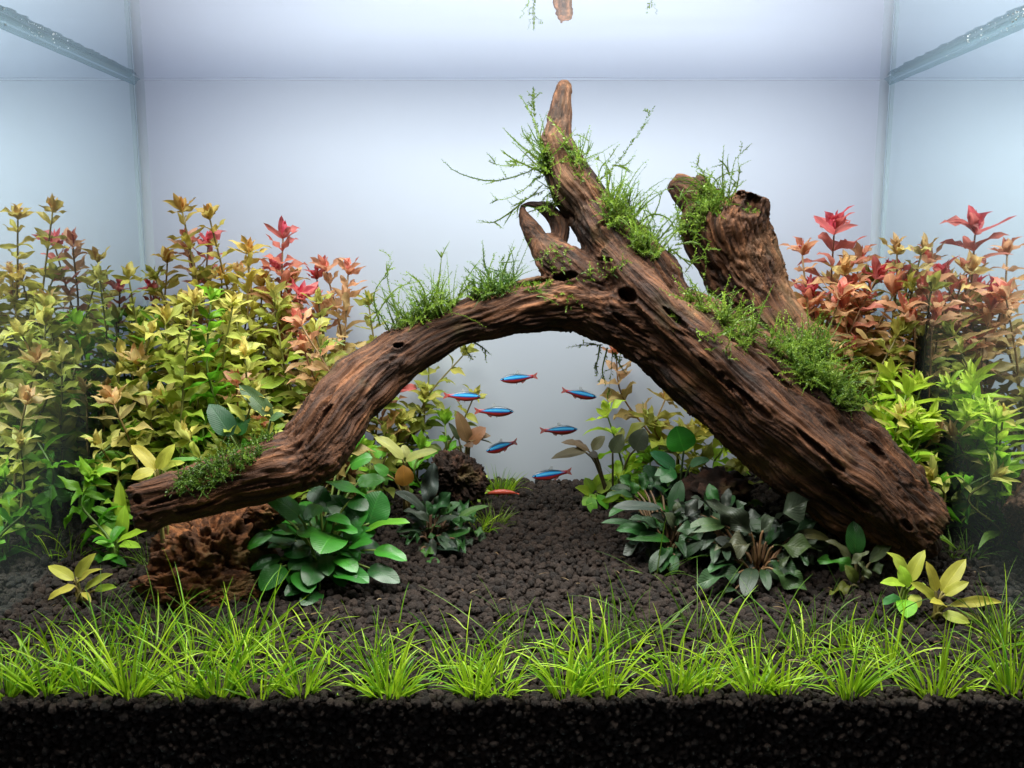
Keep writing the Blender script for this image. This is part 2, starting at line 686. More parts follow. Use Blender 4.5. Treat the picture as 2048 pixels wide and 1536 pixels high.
def granules():
    pts, rr = [], []
    sp = 0.0037
    for x in np.arange(-HX + 0.002, HX - 0.002, sp):
        for y in np.arange(Y0 + 0.002, Y1 - 0.001, sp * 0.92):
            xx, yy = x + NR.uniform(-.5, .5) * sp, y + NR.uniform(-.5, .5) * sp
            pts.append((xx, min(max(yy, Y0 + 0.0018), Y1 - 0.0012), 0))
            rr.append(NR.uniform(0.0008, 0.0030))
    A = np.array(pts)
    A[:, 2] = soil(A[:, 0], A[:, 1]) + NR.uniform(-0.0020, 0.0010, len(A))
    pts2, r2 = [], []
    for x in np.arange(-HX + 0.002, HX - 0.002, 0.0031):
        top = soil1(x, Y0 + 0.002)
        for z in np.arange(0.02, top, 0.0030):
            pts2.append((x + NR.uniform(-.5, .5) * 0.003, Y0 + 0.0022 + NR.uniform(0, 0.0016), z + NR.uniform(-.5, .5) * 0.003))
            r2.append(NR.uniform(0.0012, 0.0022))
    A = np.vstack([A, np.array(pts2)])
    rr = np.array(rr + r2)
    me = bpy.data.meshes.new('soil_granules')
    me.vertices.add(len(A))
    me.vertices.foreach_set('co', A.ravel())
    at = me.attributes.new('rad', 'FLOAT_VECTOR', 'POINT')
    S = rr[:, None] * NR.uniform(0.8, 1.2, (len(A), 3))
    at.data.foreach_set('vector', S.ravel())
    at = me.attributes.new('rot', 'FLOAT_VECTOR', 'POINT')
    at.data.foreach_set('vector', NR.uniform(0, 6.28, (len(A), 3)).ravel())
    me.materials.append(M_SOIL)
    o = bpy.data.objects.new('soil_granules', me)
    C.objects.link(o)
    ng = bpy.data.node_groups.new('granules', 'GeometryNodeTree')
    ng.interface.new_socket('Geometry', in_out='INPUT', socket_type='NodeSocketGeometry')
    ng.interface.new_socket('Geometry', in_out='OUTPUT', socket_type='NodeSocketGeometry')
    N, L = ng.nodes, ng.links
    gi, go = N.new('NodeGroupInput'), N.new('NodeGroupOutput')
    g2i = N.new('GeometryNodeGeometryToInstance')
    for k in range(4):
        ic = N.new('GeometryNodeMeshIcoSphere')
        ic.inputs['Radius'].default_value = 1.0
        ic.inputs['Subdivisions'].default_value = 3
        sp_ = N.new('GeometryNodeSetPosition')
        nz = N.new('ShaderNodeTexNoise')
        nz.noise_dimensions = '4D'
        nz.inputs['W'].default_value = k * 7.7
        nz.inputs['Scale'].default_value = 1.1
        nz.inputs['Detail'].default_value = 2.5
        sb = N.new('ShaderNodeVectorMath')
        sb.operation = 'SUBTRACT'
        sb.inputs[1].default_value = (0.5, 0.5, 0.5)
        sc = N.new('ShaderNodeVectorMath')
        sc.operation = 'SCALE'
        sc.inputs['Scale'].default_value = 1.15
        L.new(nz.outputs['Color'], sb.inputs[0])
        L.new(sb.outputs[0], sc.inputs[0])
        L.new(ic.outputs['Mesh'], sp_.inputs['Geometry'])
        L.new(sc.outputs[0], sp_.inputs['Offset'])
        sm = N.new('GeometryNodeSetMaterial')
        sm.inputs['Material'].default_value = M_SOIL
        L.new(sp_.outputs[0], sm.inputs[0])
        L.new(sm.outputs[0], g2i.inputs[0])
    iop = N.new('GeometryNodeInstanceOnPoints')
    iop.inputs['Pick Instance'].default_value = True
    ri = N.new('FunctionNodeRandomValue')
    ri.data_type = 'INT'
    ri.inputs[4].default_value = 0
    ri.inputs[5].default_value = 3
    L.new(ri.outputs[2], iop.inputs['Instance Index'])
    for nm, sock in (('rad', 'Scale'), ('rot', 'Rotation')):
        na = N.new('GeometryNodeInputNamedAttribute')
        na.data_type = 'FLOAT_VECTOR'
        na.inputs[0].default_value = nm
        L.new(na.outputs[0], iop.inputs[sock])
    L.new(gi.outputs[0], iop.inputs['Points'])
    L.new(g2i.outputs[0], iop.inputs['Instance'])
    L.new(iop.outputs[0], go.inputs[0])
    md = o.modifiers.new('granules', 'NODES')
    md.node_group = ng
    return o


tag(granules(), 'dark brown clay soil granules covering the tank floor', 'soil', kind='stuff')

# ------------------------------------------------------------------ driftwood
BR = {
    'arch': [(1270, 628, .600, 80), (1150, 606, .600, 62), (1050, 612, .592, 52), (950, 637, .583, 45), (850, 678, .572, 48), (765, 730, .558, 56), (695, 797, .543, 64), (645, 862, .53, 70), (605, 915, .52, 62)],
    'root': [(650, 890, .525, 55), (600, 915, .52, 62), (530, 938, .512, 59), (450, 962, .503, 55), (360, 990, .496, 53), (290, 1013, .49, 48), (264, 1020, .488, 42)],
    'rootlip': [(350, 972, .492, 36), (285, 984, .484, 24), (252, 982, .483, 9)],
    'rootlow': [(360, 1012, .492, 36), (318, 1042, .486, 22), (296, 1060, .485, 7)],
    'trunk': [(1210, 606, .600, 74), (1320, 648, .600, 94), (1430, 730, .592, 110), (1545, 822, .580, 121), (1650, 915, .566, 116), (1740, 985, .556, 106), (1790, 1027, .550, 90), (1826, 1054, .547, 80), (1842, 1068, .546, 74)],
    'toe': [(1780, 1062, .545, 46), (1840, 1088, .543, 32), (1874, 1106, .542, 16)],
    'heel': [(1790, 980, .556, 42), (1836, 985, .556, 28), (1858, 998, .556, 15)],
    'spike': [(1330, 620, .600, 70), (1270, 545, .602, 76), (1215, 468, .607, 60), (1170, 400, .612, 48), (1132, 345, .617, 43), (1115, 295, .620, 38), (1114, 255, .623, 31), (1121, 212, .630, 23), (1127, 180, .636, 17), (1130, 163, .637, 10)],
    'spur': [(1140, 360, .617, 26), (1105, 338, .616, 22), (1084, 335, .615, 13)],
    'stub': [(1190, 585, .600, 60), (1130, 535, .603, 52), (1095, 497, .607, 36), (1083, 478, .609, 28)],
    'horn': [(1090, 500, .608, 28), (1066, 466, .611, 18), (1048, 435, .613, 10), (1041, 412, .613, 5)],
    'bridge': [(1041, 412, .613, 5), (1066, 408, .615, 8), (1096, 420, .616, 11), (1117, 444, .615, 15), (1120, 474, .612, 20), (1108, 505, .609, 26)],
    'stump': [(1610, 745, .610, 58), (1560, 668, .628, 60), (1520, 603, .640, 66), (1485, 540, .647, 76), (1458, 482, .650, 84), (1446, 445, .650, 84), (1450, 418, .650, 72)],
    'lip': [(1478, 470, .642, 58), (1496, 425, .639, 48), (1506, 400, .637, 38), (1510, 388, .637, 30)],
    'nub': [(1430, 440, .655, 48), (1385, 395, .660, 30), (1356, 370, .662, 23), (1344, 362, .662, 17)],
    'nubtop': [(1420, 420, .656, 40), (1400, 375, .662, 24), (1392, 357, .664, 14)],
    'ridge': [(1215, 500, .592, 34), (1300, 590, .575, 40), (1400, 690, .562, 46), (1520, 800, .548, 50), (1640, 905, .535, 48), (1760, 1000, .53, 44), (1820, 1060, .53, 30)],
}
DEPTH = {'trunk': 0.95, 'stump': 0.9, 'spike': 0.8, 'lip': 0.8, 'arch': 0.95}


def build_wood():
    V, Fc = [], []
    lines = []
    for nm, pts in BR.items():
        rows = []
        for (px, py, y, r) in pts:
            p = P(px, py, y)
            rows.append((p.x, p.y, p.z, r / ppm(p)))
        A = catmull(rows, 60)
        lines.append((nm, A))
        tube(A[:, :3], A[:, 3], 24, 1.0, V, Fc)
    me = mesh('driftwood_raw', V, Fc)
    o = bpy.data.objects.new('driftwood_raw', me)
    C.objects.link(o)
    md = o.modifiers.new('r', 'REMESH')
    md.mode = 'VOXEL'
    md.voxel_size = 0.00095
    sm = o.modifiers.new('s', 'SMOOTH')
    sm.factor = 0.5
    sm.iterations = 14
    dg = bpy.context.evaluated_depsgraph_get()
    me2 = bpy.data.meshes.new_from_object(o.evaluated_get(dg))
    bpy.data.objects.remove(o)
    bpy.data.meshes.remove(me)
    me2.name = 'driftwood'
    n = len(me2.vertices)
    co = np.empty(n * 3)
    me2.vertices.foreach_get('co', co)
    co = co.reshape(-1, 3)
    no = np.empty(n * 3)
    me2.vertex_normals.foreach_get('vector', no)
    no = no.reshape(-1, 3)
    wsum = np.zeros(n)
    dsum = np.zeros(n)
    tsum = np.zeros(n)
    best = np.full(n, -1.0)
    grain = np.zeros((n, 3))
    warp = np.stack([fbm(co * 22 + k * 31, 2) for k in range(3)], 1)
    for bi, (nm, A) in enumerate(lines):
        C0 = A[:, :3]
        s = np.concatenate([[0], np.cumsum(np.linalg.norm(np.diff(C0, axis=0), axis=1))])
        T, U, W = frames(C0)
        idx = np.empty(n, dtype=int)
        for a in range(0, n, 20000):
            d2 = (C0 ** 2).sum(1)[None] - 2 * co[a:a + 20000] @ C0.T
            idx[a:a + 20000] = d2.argmin(1)
        off = co - C0[idx]
        along = (off * T[idx]).sum(1)
        r = A[idx, 3]
        dist = np.linalg.norm(off - along[:, None] * T[idx] * 0.0, axis=1) / r
        w = np.exp(-7 * dist) + 1e-9
        sel = w > 1e-5
        w[~sel] = 0
        S = s[idx] + along + bi * 0.37
        ou, ov = (off * U[idx]).sum(1), (off * W[idx]).sum(1)
        g = np.stack([S, ou, ov], 1) + warp * np.array([0.02, 0.0028, 0.0028])
        q = g[sel]
        big = fbm(q * np.array([6, 36, 36]), 2)
        n1 = pnoise(q * np.array([6.5, 80, 80]) + 5.1)
        msk = smooth((pnoise(q * np.array([16, 50, 50]) + 40.7) + 0.12) / 0.4)
        crev = np.exp(-(n1 / 0.07) ** 2) * msk
        # layered, broken ledges that run with the grain
        st = fbm(q * np.array([5, 60, 60]) + 21.0, 3) * 3.2
        fr = st - np.floor(st)
        ledge = np.where(fr < 0.82, fr / 0.82, (1 - fr) / 0.18)
        n2 = pnoise(q * np.array([15, 260, 260]) + 9.3)
        crev2 = np.exp(-(n2 / 0.12) ** 2)
        fine = pnoise(q * np.array([30, 560, 560]) + 3.3)
        fine2 = pnoise(q * np.array([90, 330, 330]) + 8.3)
        splint = np.abs(pnoise(q * np.array([24, 190, 190]) + 61.0)) * 2 * smooth(pnoise(co[sel] * 45 + 7) * 2 + 0.4) - 0.4
        rr = np.clip(r[sel] / 0.022, 0.35, 1.25)
        d = rr * (0.0024 * big - 0.0040 * crev + 0.0018 * (ledge - 0.5) - 0.0013 * crev2 + 0.0008 * fine + 0.0006 * fine2 + 0.0014 * splint)
        tn = 0.47 + 0.38 * fbm(q * np.array([8, 170, 170]) + 77, 3) + 0.22 * fbm(q * np.array([7, 26, 26]) + 3.7, 2) + 0.16 * (ledge - 0.5)
        dsum[sel] += w[sel] * d
        tsum[sel] += w[sel] * tn
        wsum += w
        upd = w > best
        best[upd] = w[upd]
        grain[upd] = g[upd] * np.array([75, 620, 620])
    wsum = np.maximum(wsum, 1e-9)
    co = co + no * (dsum / wsum)[:, None]
    # lumps, knot holes and torn hollows
    co += no * (0.0026 * fbm(co * 33 + 11, 2))[:, None]
    o_cam = np.array([0, 0, CAM_Z])
    for (px, py, rx, ry, ang, dep) in DENTS:
        v = co - o_cam
        zc = v[:, 1] * CP - v[:, 2] * SP
        ix = 1024 + F_PX * v[:, 0] / zc
        iy = 768 - F_PX * (v[:, 1] * SP + v[:, 2] * CP) / zc
        ca, sa = math.cos(rad(ang)), math.sin(rad(ang))
        du, dv = (ix - px) * ca + (iy - py) * sa, -(ix - px) * sa + (iy - py) * ca
        e = ((du / rx) ** 2 + (dv / ry) ** 2) * (1 + 0.9 * pnoise(co * 110 + px)) + 0.25 * pnoise(co * 300 + py)
        vd = v / np.linalg.norm(v, axis=1)[:, None]
        facing = -(vd * no).sum(1) > 0.05
        near = (e < 2.2) & facing
        if not near.any():
            continue
        dmin = v[near, 1].min()
        near &= v[:, 1] < dmin + 0.035
        f = np.clip(1.25 - e, 0, 1) ** 0.7 * near
        lip = np.exp(-((np.sqrt(np.maximum(e, 0)) - 1.28) / 0.2) ** 2) * near
        co += vd * (dep * f)[:, None] + no * (0.0007 * lip)[:, None]
    me2.vertices.foreach_set('co', co.ravel())
    at = me2.attributes.new('tone', 'FLOAT', 'POINT')
    at.data.foreach_set('value', np.clip(tsum / wsum, 0, 1))
    at = me2.attributes.new('grain', 'FLOAT_VECTOR', 'POINT')
    at.data.foreach_set('vector', grain.ravel())
    me2.polygons.foreach_set('use_smooth', [True] * len(me2.polygons))
    me2.update()
    me2.materials.clear()
    me2.materials.append(M_WOOD)
    o = obj('driftwood', me2)
    tag(o, 'large brown driftwood arch with an upright spike and a broken stump', 'driftwood')
    return o, me2


DENTS = [
    (1252, 590, 17, 13, 30, 0.012), (1132, 553, 24, 7, -12, 0.010), (1075, 565, 30, 5, -14, 0.005), (796, 692, 10, 5, -10, 0.006),
    (1083, 291, 7, 10, 0, 0.008), (1503, 405, 18, 28, 25, 0.009), (1480, 395, 12, 10, 0, 0.005), (1546, 468, 5, 9, 10, 0.006),
    (1210, 520, 15, 4, 5, 0.003), (1355, 640, 40, 5, 42, 0.006), (1500, 800, 55, 6, 42, 0.007), (1640, 900, 60, 7, 42, 0.007), (1755, 905, 22, 7, 42, 0.006), (1700, 985, 55, 8, 42, 0.008),
    (1560, 760, 30, 5, 40, 0.004), (1430, 745, 40, 5, 44, 0.005), (1812, 1050, 16, 6, 40, 0.006), (276, 1000, 10, 7, 70, 0.003), (292, 1035, 12, 5, 20, 0.003), (330, 1000, 40, 5, -18, 0.004), (400, 1012, 45, 5, -16, 0.004), (640, 850, 44, 5, -58, 0.005), (1260, 650, 40, 6, 35, 0.006), (1165, 455, 50, 4, 52, 0.003),
]
wood, wood_me = build_wood()
_co = np.empty(len(wood_me.vertices) * 3)
wood_me.vertices.foreach_get('co', _co)
_polys = [tuple(p.vertices) for p in wood_me.polygons]
WBVH = BVHTree.FromPolygons([Vector(v) for v in _co.reshape(-1, 3)], _polys)


def hit(px, py):
    r = WBVH.ray_cast(Vector((0, 0, CAM_Z)), ray(px, py))
    return (r[0], r[1]) if r[0] is not None else None


# ------------------------------------------------------------------ stones
def stone(name, label, center, size, seed, mat, rough=1.0, sub=6):
    v, f = ico(sub)
    rs = 13.0 * seed
    a = fbm(v * 1.1 + rs, 3)
    b = pnoise(v * 3.4 + rs)
    c = pnoise(v * 6.5 + rs)
    e = pnoise(v * 13 + rs)
    r = 1 + rough * (0.30 * a - 0.26 * smooth((b - 0.05) / 0.3) - 0.15 * smooth((c - 0.05) / 0.28) - 0.08 * smooth((e - 0.05) / 0.3) + 0.07 * fbm(v * 24 + rs, 3))
    v = v * r[:, None] * np.array(size)
    o = obj(name, mesh(name, v, f), mat, None, center)
    return tag(o, label, 'rock')


g = G(392, 1205)
stone('lava_stone', 'rusty pitted lava stone holding up the left driftwood end', (g.x, g.y + 0.03, g.z + 0.018), (0.037, 0.030, 0.034), 1, M_LAVA)
g = G(365, 1215)
stone('lava_stone', 'low reddish pitted stone at the foot of the lava stone', (g.x + 0.004, g.y + 0.013, g.z + 0.006), (0.036, 0.018, 0.015), 6, M_LAVA)
p = P(532, 1028, .545)
stone('brown_stone', 'small brown crumbly stone between driftwood and broad-leaved green plant', p, (0.014, 0.012, 0.009), 3, M_LAVA, 1.0, 5)
p = P(915, 955, .64)
stone('dark_stone', 'dark brown stone behind the grey-leaved plant near the fish', p, (0.021, 0.020, 0.020), 4, M_DARKROCK)
p = P(1432, 985, .60)
stone('dark_stone', 'black stone in the shade under the right driftwood leg', p, (0.024, 0.02, 0.016), 5, M_DARKROCK, 1, 4)
p = P(665, 945, .60)
stone('brown_stone', 'brown stone tucked behind the foot of the driftwood arch', p, (0.016, 0.014, 0.009), 8, M_LAVA, 1.0, 5)


# ------------------------------------------------------------------ leaves
def leaf_mesh(kind, bend=0.5, fold=0.25, wave=0.0, nL=6, nW=4, ph=0.0):
    """blade from (0,0,0) to (1,0,0), full width 1, arched upward"""
    ts = np.linspace(0, 1, nL + 1)
    ang = bend * (0.5 - ts)
    step = 1.0 / nL
    x, z = [0.0], [0.0]
    for k in range(nL):
        a = bend * (0.5 - (ts[k] + step / 2))
        x.append(x[-1] + math.cos(a) * step)
        z.append(z[-1] + math.sin(a) * step)
    x, z = np.array(x), np.array(z)
    L = math.hypot(x[-1], z[-1])
    c, s = x[-1] / L, z[-1] / L
    x, z = (x * c + z * s) / L, (-x * s + z * c) / L
    if kind == 'lance':
        w = np.sin(np.pi * np.clip(ts, 0, 1) ** 0.86) ** 0.95
        w[0] = 0.10
    elif kind == 'narrow':
        w = np.sin(np.pi * np.clip(ts, 0, 1) ** 0.70) ** 0.9
        w[0] = 0.14
    elif kind == 'oval':
        w = np.sin(np.pi * np.clip(ts * 0.97 + 0.02, 0, 1) ** 0.72) ** 0.55
        w[0] = 0.2
    else:  # strap: blunt ended, waved
        w = np.clip(np.sin(np.pi * np.clip(ts, 0, 1) ** 0.95), 0, 1) ** 0.6
        w[0] = 0.12
    w[-1] = 0.02
    V, Fc = [], []
    for k in range(nL + 1):
        for j in range(nW + 1):
            u = j / nW - 0.5
            y = u * w[k]
            zz = z[k] + fold * abs(y) * 0.9 - fold * 0.5 * (y * y) * 2 + wave * math.sin(9 * ts[k] + ph + (2.1 if u > 0 else 0)) * abs(y)
            V.append((x[k], y, zz))
    for k in range(nL):
        for j in range(nW):
            a = k * (nW + 1) + j
            Fc.append((a, a + nW + 1, a + nW + 2, a + 1))
    return mesh('leaf_' + kind, V, Fc)


def leaf_set(kind, mat, n, bend, fold, wave, nL=6, nW=4):
    out = []
    for k in range(n):
        me = leaf_mesh(kind, R.uniform(*bend), R.uniform(*fold), R.uniform(0, wave), nL, nW, R.uniform(0, 6))
        me.materials.append(mat)
        out.append(me)
    return out


LV = {
    'lance': leaf_set('lance', M_LEAF, 10, (-0.2, 1.5), (0.1, 0.5), 0.3),
    'narrow': leaf_set('narrow', M_LEAF, 6, (0.1, 1.3), (0.15, 0.4), 0.1),
    'oval': leaf_set('oval', M_GLOSSY, 7, (0.3, 1.0), (-0.1, 0.25), 0.12, 10, 6),
    'ovalthin': leaf_set('oval', M_LEAF, 5, (0.2, 1.0), (0.1, 0.3), 0.1),
    'strap': leaf_set('strap', M_DARK, 10, (0.2, 1.5), (-0.1, 0.3), 0.6, 10, 6),
}


def jit(c, a=0.14):
    k = 1 + R.uniform(-a, a)
    return tuple(max(0.0, x * k * (1 + R.uniform(-a, a) * 0.5)) for x in c)


def put_leaf(root, kind, p0, d, nrm, L, W, col, name='leaf', roll=0.15):
    d = Vector(d).normalized()
    nrm = Vector(nrm)
    y = nrm.cross(d)
    if y.length < 1e-4:
        y = Vector((1, 0.1, 0)).cross(d)
    y.normalize()
    y = Quaternion(d, R.gauss(0, roll)) @ y
    z = d.cross(y)
    p = Vector(p0) - Vector(root.location)
    # keep every blade inside the glass
    tip = Vector(p0) + d * L
    if abs(tip.x) > HX - 0.003 or tip.y > Y1 - 0.003:
        ov = max(abs(tip.x) - (HX - 0.003), tip.y - (Y1 - 0.003), 0)
        L = max(L - ov * 1.1, L * 0.35)
        tip = Vector(p0) + d * L
        if abs(tip.x) > HX - 0.001 or tip.y > Y1 - 0.001:
            return None
    m = Matrix(((d.x * L, y.x * W, z.x * L, p.x), (d.y * L, y.y * W, z.y * L, p.y), (d.z * L, y.z * W, z.z * L, p.z), (0, 0, 0, 1)))
    o = bpy.data.objects.new(name, R.choice(LV[kind]))
    C.objects.link(o)
    o.parent = root
    o.matrix_basis = m
    o.color = (*jit(col), 1)
    return o


def lerp3(a, b, f):
    return tuple(x + (y - x) * f for x, y in zip(a, b))


PAL = {   # foot, middle, crown, heart of the crown, stem
    'gold':   ((0.07, 0.24, 0.012), (0.32, 0.43, 0.05), (0.54, 0.53, 0.13), (0.60, 0.48, 0.13), (0.16, 0.17, 0.03)),
    'orange': ((0.12, 0.24, 0.02), (0.36, 0.39, 0.06), (0.58, 0.43, 0.11), (0.64, 0.33, 0.08), (0.20, 0.14, 0.03)),
    'peach':  ((0.12, 0.24, 0.025), (0.42, 0.42, 0.09), (0.68, 0.52, 0.22), (0.70, 0.43, 0.19), (0.20, 0.14, 0.04)),
    'red':    ((0.20, 0.18, 0.04), (0.42, 0.25, 0.11), (0.58, 0.16, 0.15), (0.66, 0.09, 0.13), (0.18, 0.09, 0.04)),
    'salmon': ((0.18, 0.20, 0.04), (0.43, 0.33, 0.12), (0.64, 0.34, 0.20), (0.66, 0.17, 0.13), (0.20, 0.11, 0.04)),
    'olive':  ((0.08, 0.15, 0.02), (0.20, 0.23, 0.04), (0.34, 0.34, 0.07), (0.40, 0.38, 0.08), (0.13, 0.11, 0.03)),
    'green':  ((0.035, 0.18, 0.012), (0.10, 0.32, 0.015), (0.20, 0.40, 0.03), (0.28, 0.44, 0.04), (0.08, 0.16, 0.02)),
    'lime':   ((0.12, 0.32, 0.015), (0.30, 0.52, 0.03), (0.46, 0.62, 0.06), (0.52, 0.62, 0.08), (0.14, 0.24, 0.03)),
    'brown':  ((0.12, 0.13, 0.03), (0.26, 0.19, 0.06), (0.38, 0.22, 0.10), (0.42, 0.20, 0.10), (0.14, 0.08, 0.03)),
    'yellow': ((0.26, 0.30, 0.03), (0.44, 0.42, 0.06), (0.58, 0.50, 0.09), (0.60, 0.50, 0.09), (0.22, 0.20, 0.04)),
}


def stem_plant(name, label, group, tip, base, pal, node=0.0135, leaf=0.024, kind='lance', wide=0.34, bow=0.017, crown=1.0, low=0.25, cat='plant', sparse=False):
    """an upright stem with leaf pairs turned crosswise and a crown of young leaves"""
    tip, base = Vector(tip), Vector(base)
    root = tag(empty(name, base), label, cat, group)
    foot, mid, top, heart, stc = PAL[pal]
    L = (tip - base).length
    a = R.uniform(0, 6.28)
    side = Vector((math.cos(a), math.sin(a) * 0.5, 0)) * bow * L / 0.15
    side2 = Vector((R.gauss(0, 1), R.gauss(0, .6), 0)) * bow * 0.6
    pts = catmull([base, base.lerp(tip, 0.3) + side, base.lerp(tip, 0.68) + side * 0.4 + side2, tip], 16)
    lim = HX - 0.006
    pts[:, 0] = np.clip(pts[:, 0], -lim, lim)
    pts[:, 1] = np.clip(pts[:, 1], Y0 + 0.01, Y1 - 0.008)
    loc = pts - np.array(base)
    V, Fc = tube(loc, np.linspace(0.0011, 0.00065, 16), 6)
    so = obj('stem', mesh('stem', V, Fc), M_STEM, root)
    so.color = (*jit(stc), 1)
    n = max(3, int(L * (1 - low) / node))
    T = np.gradient(pts, axis=0)
    az = R.uniform(0, 3.14)
    for k in range(n + 1):
        f = low + (1 - low) * k / n
        x = f * 15
        i = min(int(x), 14)
        p = Vector(pts[i] + (pts[i + 1] - pts[i]) * (x - i))
        ax = Vector(T[i]).normalized()
        u = ax.orthogonal().normalized()
        u = Quaternion(ax, az) @ u
        az += math.pi / 2 + R.uniform(-0.25, 0.25)
        h = (f - low) / (1 - low)
        size = leaf * (0.80 + 0.35 * math.sin(math.pi * min(1, h * 1.1) ** 0.8)) * R.uniform(0.85, 1.15)
        if h > 0.9:
            size *= 0.85
        col = lerp3(foot, mid, min(1, h / 0.55)) if h < 0.55 else lerp3(mid, top, (h - 0.55) / 0.45)
        el = 0.05 + 0.45 * h * h + R.uniform(-0.30, 0.30)
        for sgn in ((1, -1) if sparse else (1, -1, 0)):
            if R.random() < 0.06 and h < 0.8:
                continue
            uu = u * sgn if sgn else ax.cross(u)
            e = el + R.uniform(-0.25, 0.25)
            d = uu * math.cos(e) + ax * math.sin(e)
            s = size * R.uniform(0.85, 1.12)
            put_leaf(root, kind, p, d, ax, s, s * wide * R.uniform(0.85, 1.15), col, roll=0.5)
    # the crown
    p = Vector(pts[15])
    ax = Vector(T[15]).normalized()
    u = ax.orthogonal().normalized()
    for ring, (m, e, ls, cc) in enumerate(((R.choice((2, 3, 4)), 0.55, 0.78, top), (R.choice((2, 3)), 0.95, 0.66, lerp3(top, heart, 0.6)), (2, 1.3, 0.5, heart))):
        for j in range(m):
            q = Quaternion(ax, 6.283 * j / m + ring * 0.7 + R.uniform(-0.2, 0.2)) @ u
            ee = e + R.uniform(-0.28, 0.28)
            d = q * math.cos(ee) + ax * math.sin(ee)
            s = leaf * ls * crown * R.uniform(0.85, 1.15)
            put_leaf(root, kind, p + ax * 0.0012 * ring, d, ax, s, s * wide * 1.15, cc, roll=0.35)
    return root


def base_under(tip, lean=0.0, dy=0.0):
    x = max(-HX + 0.008, min(HX - 0.008, tip.x + lean))
    y = max(Y0 + 0.02, min(Y1 - 0.012, tip.y + dy))
    return Vector((x, y, soil1(x, y) - 0.002))


ORD = ['first', 'second', 'third', 'fourth', 'fifth', 'sixth', 'seventh', 'eighth', 'ninth', 'tenth', 'eleventh', 'twelfth', 'thirteenth', 'fourteenth',
       'fifteenth', 'sixteenth', 'seventeenth', 'eighteenth', 'nineteenth', 'twentieth', 'twenty-first', 'twenty-second', 'twenty-third', 'twenty-fourth', 'twenty-fifth', 'twenty-sixth',
       'twenty-seventh', 'twenty-eighth', 'twenty-ninth', 'thirtieth', 'thirty-first', 'thirty-second', 'thirty-third', 'thirty-fourth', 'thirty-fifth', 'thirty-sixth', 'thirty-seventh', 'thirty-eighth', 'thirty-ninth', 'fortieth']
# tip px, tip py, depth, lean of the foot, palette, leaf length, label
LEFT = [
    (365, 425, .683, .004, 'orange', .021, 'tall orange-topped stem plant beside the left back seam, leftmost of the tallest pair'),
    (420, 440, .676, .010, 'orange', .020, 'tall amber-topped stem plant just left of the red-topped ones'),
    (566, 478, .690, -.004, 'red', .026, 'tallest red-topped stem plant behind the left driftwood leg'),
    (498, 510, .672, .006, 'orange', .025, 'stem plant with orange star-shaped crown below the tallest red top'),
    (696, 550, .700, -.010, 'salmon', .023, 'salmon-red topped stem plant rising left of the mossy arch top'),
    (600, 600, .684, -.006, 'red', .026, 'pinkish red crowned stem plant just above the left driftwood curve'),
    (545, 590, .668, .004, 'gold', .026, 'golden crowned stem plant between the red crowns'),
    (258, 560, .670, .012, 'gold', .020, 'slim yellow-tipped stem plant leaning left at the glass corner'),
    (312, 560, .690, .006, 'olive', .019, 'small olive-tipped stem plant in front of the left back seam'),
    (330, 650, .650, .010, 'gold', .026, 'wide golden crowned stem plant below the left back seam'),
    (382, 612, .676, .000, 'peach', .023, 'peach-tipped stem plant in the middle of the left thicket'),
    (275, 730, .618, .010, 'peach', .025, 'pale peach crowned stem plant near the left pane'),
    (398, 690, .632, .004, 'gold', .026, 'pale yellow crowned stem plant at the centre of the left thicket'),
    (228, 810, .590, .006, 'peach', .023, 'peach curled-leaf stem plant low beside the left pane'),
    (470, 630, .662, .004, 'gold', .025, 'yellow-green stem plant under the orange star crown'),
    (462, 705, .640, .000, 'gold', .026, 'golden-green stem plant leaning toward the left driftwood curve'),
    (628, 700, .650, -.004, 'peach', .024, 'peach-yellow stem plant touching the outside of the left driftwood curve'),
    (738, 612, .696, -.012, 'olive', .020, 'olive stem plant right behind the moss on the arch'),
    (232, 640, .705, .008, 'green', .019, 'faint green stem plant farthest back in the left corner'),
    (640, 640, .700, -.006, 'brown', .025, 'reddish brown stem plant in the shade of the red crowns'),
    (560, 720, .668, .000, 'olive', .024, 'olive stem plant half hidden behind the left driftwood curve'),
    (330, 810, .606, .004, 'gold', .025, 'yellow-green stem plant in the lower left thicket'),
    (430, 790, .620, .002, 'green', .024, 'fresh green stem plant in the lower left thicket'),
    (510, 800, .630, .000, 'olive', .024, 'dull olive stem plant above the mossy driftwood root'),
    (380, 880, .575, .000, 'gold', .023, 'yellow-green stem plant low behind the driftwood root'),
    (460, 860, .590, .000, 'olive', .022, 'olive stem plant low behind the driftwood root'),
    (205, 900, .575, .004, 'gold', .022, 'yellow-green stem plant low beside the left pane'),
    (250, 870, .600, .006, 'green', .022, 'green stem plant low in the left corner'),
    (180, 960, .555, .004, 'green', .021, 'green leafy stem plant against the left pane above the hairgrass'),
    (420, 560, .700, .000, 'olive', .022, 'olive stem plant behind the amber-topped stem'),
    (500, 600, .700, .000, 'brown', .023, 'brownish stem plant deep in the left thicket'),
]
for (px, py, y, lean, pal, lf, lab) in LEFT:
    tip = P(px, py, y)
    stem_plant('stem_plant', lab, 'stem plants behind the left driftwood leg', tip, base_under(tip, lean, 0.002), pal, leaf=lf * 0.98, node=0.0100, wide=0.31, low=0.10)

